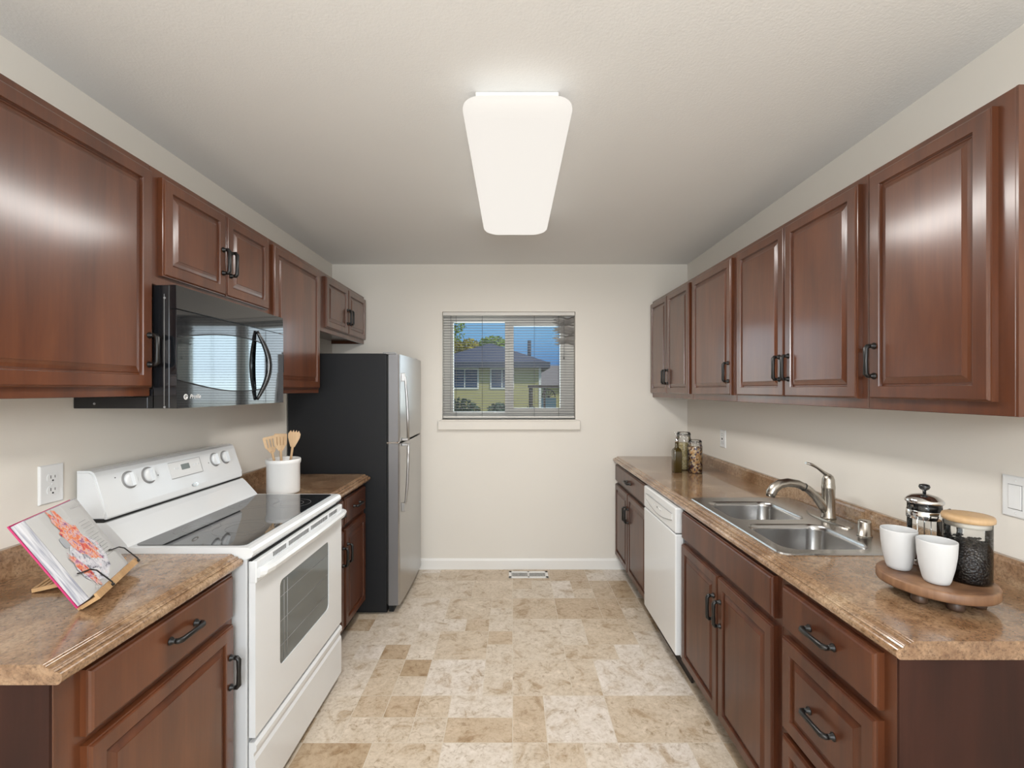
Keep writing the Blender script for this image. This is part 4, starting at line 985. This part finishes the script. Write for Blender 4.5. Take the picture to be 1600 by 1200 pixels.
bm = nb(); hx = Vector((.93, -.36, 0)).normalized(); c0 = Vector((px, py, ZP))
tube(bm, [c0+hx*.040+Vector((0, 0, .145)), c0+hx*.055+Vector((0, 0, .152)), c0+hx*.072+Vector((0, 0, .140)), c0+hx*.076+Vector((0, 0, .10)), c0+hx*.068+Vector((0, 0, .05)), c0+hx*.042+Vector((0, 0, .03))], [.005, .007, .007, .006, .006, .004], 10); obj('handle', bm, M['black_gloss'], fp)

# ------------------------------------------------------------------ outside the window
GZ = -.35
bm = nb(); box(bm, -40, 40, YB+.3, 70, GZ-.1, GZ); struct('ground', bm, M['grass'], 'lawn outside the window', 'ground')
hs = thing('neighbor_house', 'yellow-green house with dark blue hip roof seen through the window', 'house', (-3, 20, GZ))
hx0, hx1, hy0, hy1, ez = -9.0, .98, 16.0, 24.0, 2.22
obj('siding_walls', box(nb(), hx0, hx1, hy0, hy1, GZ, ez+.1), M['siding'], hs)
bm = nb(); o = .40; pk = 3.27
vs = [bm.verts.new(p) for p in ((-3.1, hy0-.5, ez+.12), (hx1+o-.1, hy0-.5, ez+.12), (hx1+o-.1, hy0+5.5, ez+.12), (-3.1, hy0+5.5, ez+.12), (-.90, 18.2, pk), (-.86, 18.2, pk))]
for f in ((0, 1, 5, 4), (1, 2, 5), (2, 3, 4, 5), (3, 0, 4), (3, 2, 1, 0)): bm.faces.new([vs[i] for i in f])
obj('roof', bm, M['shingle'], hs)
bm = nb(); prism(bm, [(hy0-.5, ez+.115), (hy1+.5, ez+.115), (20.0, 2.86)], lambda a, b: (hx0-o, a, b), lambda a, b: (-1.0, a, b)); obj('lower_roof', bm, M['shingle_sheen'], hs)
bm = nb(); box(bm, hx0-o, hx1+o-.1, hy0-.52, hy0-.46, ez-.06, ez+.14); box(bm, hx1+o-.14, hx1+o-.1, hy0-.5, hy1+.5, ez-.06, ez+.14); box(bm, hx0-o, hx1+o-.1, hy0-.5, hy0, ez-.02, ez+.02); obj('fascia', bm, M['fascia'], hs)
bm = nb(); box(bm, hx1-.06, hx1+.02, hy0-.03, hy0+.05, GZ, ez); obj('corner_trim', bm, M['white_out'], hs)
for wx0, wx1 in ((-2.12, -1.24), (-.74, .0)):
    bm = nb(); z0_, z1_ = 1.50, 2.13; box(bm, wx0-.05, wx1+.05, hy0-.05, hy0, z0_-.06, z1_+.05); wf = obj('window', bm, M['white_out'], hs)
    mid = (wx0+wx1)/2; bm = nb(); box(bm, wx0, mid-.02, hy0-.06, hy0-.045, z0_, z1_); box(bm, mid+.02, wx1, hy0-.06, hy0-.045, z0_, z1_); obj('window_glass', bm, M['house_glass'], wf)
bm = nb(); tube(bm, [(.63, 17.2, 2.4), (.63, 17.2, 3.28)], .07, 12); obj('vent_pipe', bm, M['fascia'], hs)
h2 = thing('distant_house', 'house with a pale grey roof beyond the corner of the yellow-green house', 'house', (6, 30, GZ))
obj('walls', box(nb(), 2.0, 10, 26, 34, GZ, 1.7), M['siding'], h2)
bm = nb(); vs = [bm.verts.new(p) for p in ((1.6, 25.5, 1.65), (10.4, 25.5, 1.65), (10.4, 34.5, 1.65), (1.6, 34.5, 1.65), (1.9, 30, 3.0), (10.1, 30, 3.0))]
for f in ((0, 1, 5, 4), (2, 3, 4, 5), (1, 2, 5), (3, 0, 4), (3, 2, 1, 0)): bm.faces.new([vs[i] for i in f])
obj('roof', bm, M['shingle_grey'], h2)
pg_ = thing('pergola', 'dark wooden pergola standing at the corner of the yellow-green house', 'pergola', (1.2, 14, GZ))
obj('roof_deck', box(nb(), .50, 2.3, 13.2, 15.0, 1.48, 1.56), M['post'], pg_)
for x, y in ((.56, 13.3), (.93, 13.3), (1.58, 13.3), (2.2, 13.3), (.56, 14.9), (2.2, 14.9)): obj('post', box(nb(), x-.03, x+.03, y-.03, y+.03, GZ, 1.48), M['post'], pg_)
ga = thing('arched_gate', 'pale blue panel gate with an arched top under the pergola', 'gate', (1.18, 14.0, GZ))
obj('gate_panel', box(nb(), .88, 1.34, 14.0, 14.05, GZ, 1.18, .005), M['door_blue'], ga)
bm = nb(); tube(bm, [(1.11+.20*math.cos(a), 14.02, 1.20+.22*math.sin(a)) for a in [PI*i/14 for i in range(15)]], .02, 8)
for i in range(1, 6): a = PI*i/6; tube(bm, [(1.11, 14.02, 1.18), (1.11+.2*math.cos(a), 14.02, 1.20+.22*math.sin(a))], .012, 6)
obj('arch', bm, M['post'], ga)
def foliage(name_, c, rad, n, size, m, parent, seed):
    rr = random.Random(seed); bm = nb()
    for k in range(n):
        d = Vector((rr.gauss(0, 1), rr.gauss(0, 1), rr.gauss(0, 1))).normalized()*(rr.random()**.35)
        p = Vector(c)+Vector((d.x*rad[0], d.y*rad[1], d.z*rad[2])); R = Matrix.Rotation(rr.uniform(0, 2*PI), 3, Vector((rr.gauss(0, 1), rr.gauss(0, 1), rr.gauss(0, 1))).normalized()); s = size*rr.uniform(.6, 1.3)
        v = [bm.verts.new(p+R@Vector(q)*s) for q in ((-1, 0, 0), (0, -.5, .1), (1, 0, 0), (0, .5, .1))]; bm.faces.new(v)
    return obj(name_, bm, m, parent, recalc=False)
def tree(name, label, x, y, h, crowns, m, seed, size=.13):
    t = thing(name, label, 'tree', (x, y, GZ)); bm = nb(); tube(bm, [(x, y, GZ), (x+.05, y, GZ+h*.4), (x-.03, y, h*.75)], [.16, .12, .06], 10)
    for k, (c, r, n) in enumerate(crowns): tube(bm, [(x, y, h*.45), ((x+c[0])/2, (y+c[1])/2, (h*.5+c[2])/2), c], [.06, .04, .02], 6)
    obj('trunk', bm, M['bark'], t)
    for k, (c, r, n) in enumerate(crowns): foliage('foliage', c, r, n, size, m, t, seed+k)
tree('autumn_tree', 'yellow-leaved tree rising behind the roof at the left of the window', -3.6, 31, 3.8, [((-4.3, 31, 4.1), (1.0, 1.0, .9), 1500), ((-2.9, 31, 4.0), (.9, .9, .85), 1300)], M['leaf_yellow'], 3)
tree('green_tree', 'small green tree top behind the roof peak', -1.1, 26, 3.6, [((-1.2, 26, 3.95), (.75, .6, .55), 480), ((-.65, 26, 3.85), (.5, .5, .4), 160)], M['leaf_green'], 21)
tree('leafy_tree', 'green and gold branch tips in the upper left of the window', -1.75, 11.5, 3.2, [((-1.52, 11.5, 3.05), (.34, .4, .48), 330)], M['leaf_green'], 31, .055)
def bush(name, label, x, y, rx, rz, seed, zc): 
    t = thing(name, label, 'shrub', (x, y, GZ)); bm = nb(); tube(bm, [(x, y, GZ), (x, y, zc)], .03, 6); obj('stem', bm, M['bark'], t); foliage('foliage', (x, y, zc), (rx, .35, rz), 1300, .07, M['hedge'], t, seed)
bush('low_shrub', 'dark low shrub under the left pane in front of the house', -1.45, 12.6, .62, .60, 50, .60)
bush('low_shrub', 'dark low shrub at the middle of the window in front of the house', -.38, 12.4, .42, .55, 60, .52)
bush('low_shrub', 'small dark shrub beside the pergola posts', .50, 12.6, .34, .5, 70, .46)

for o in bpy.data.objects:
    if '_o' in o: del o['_o']
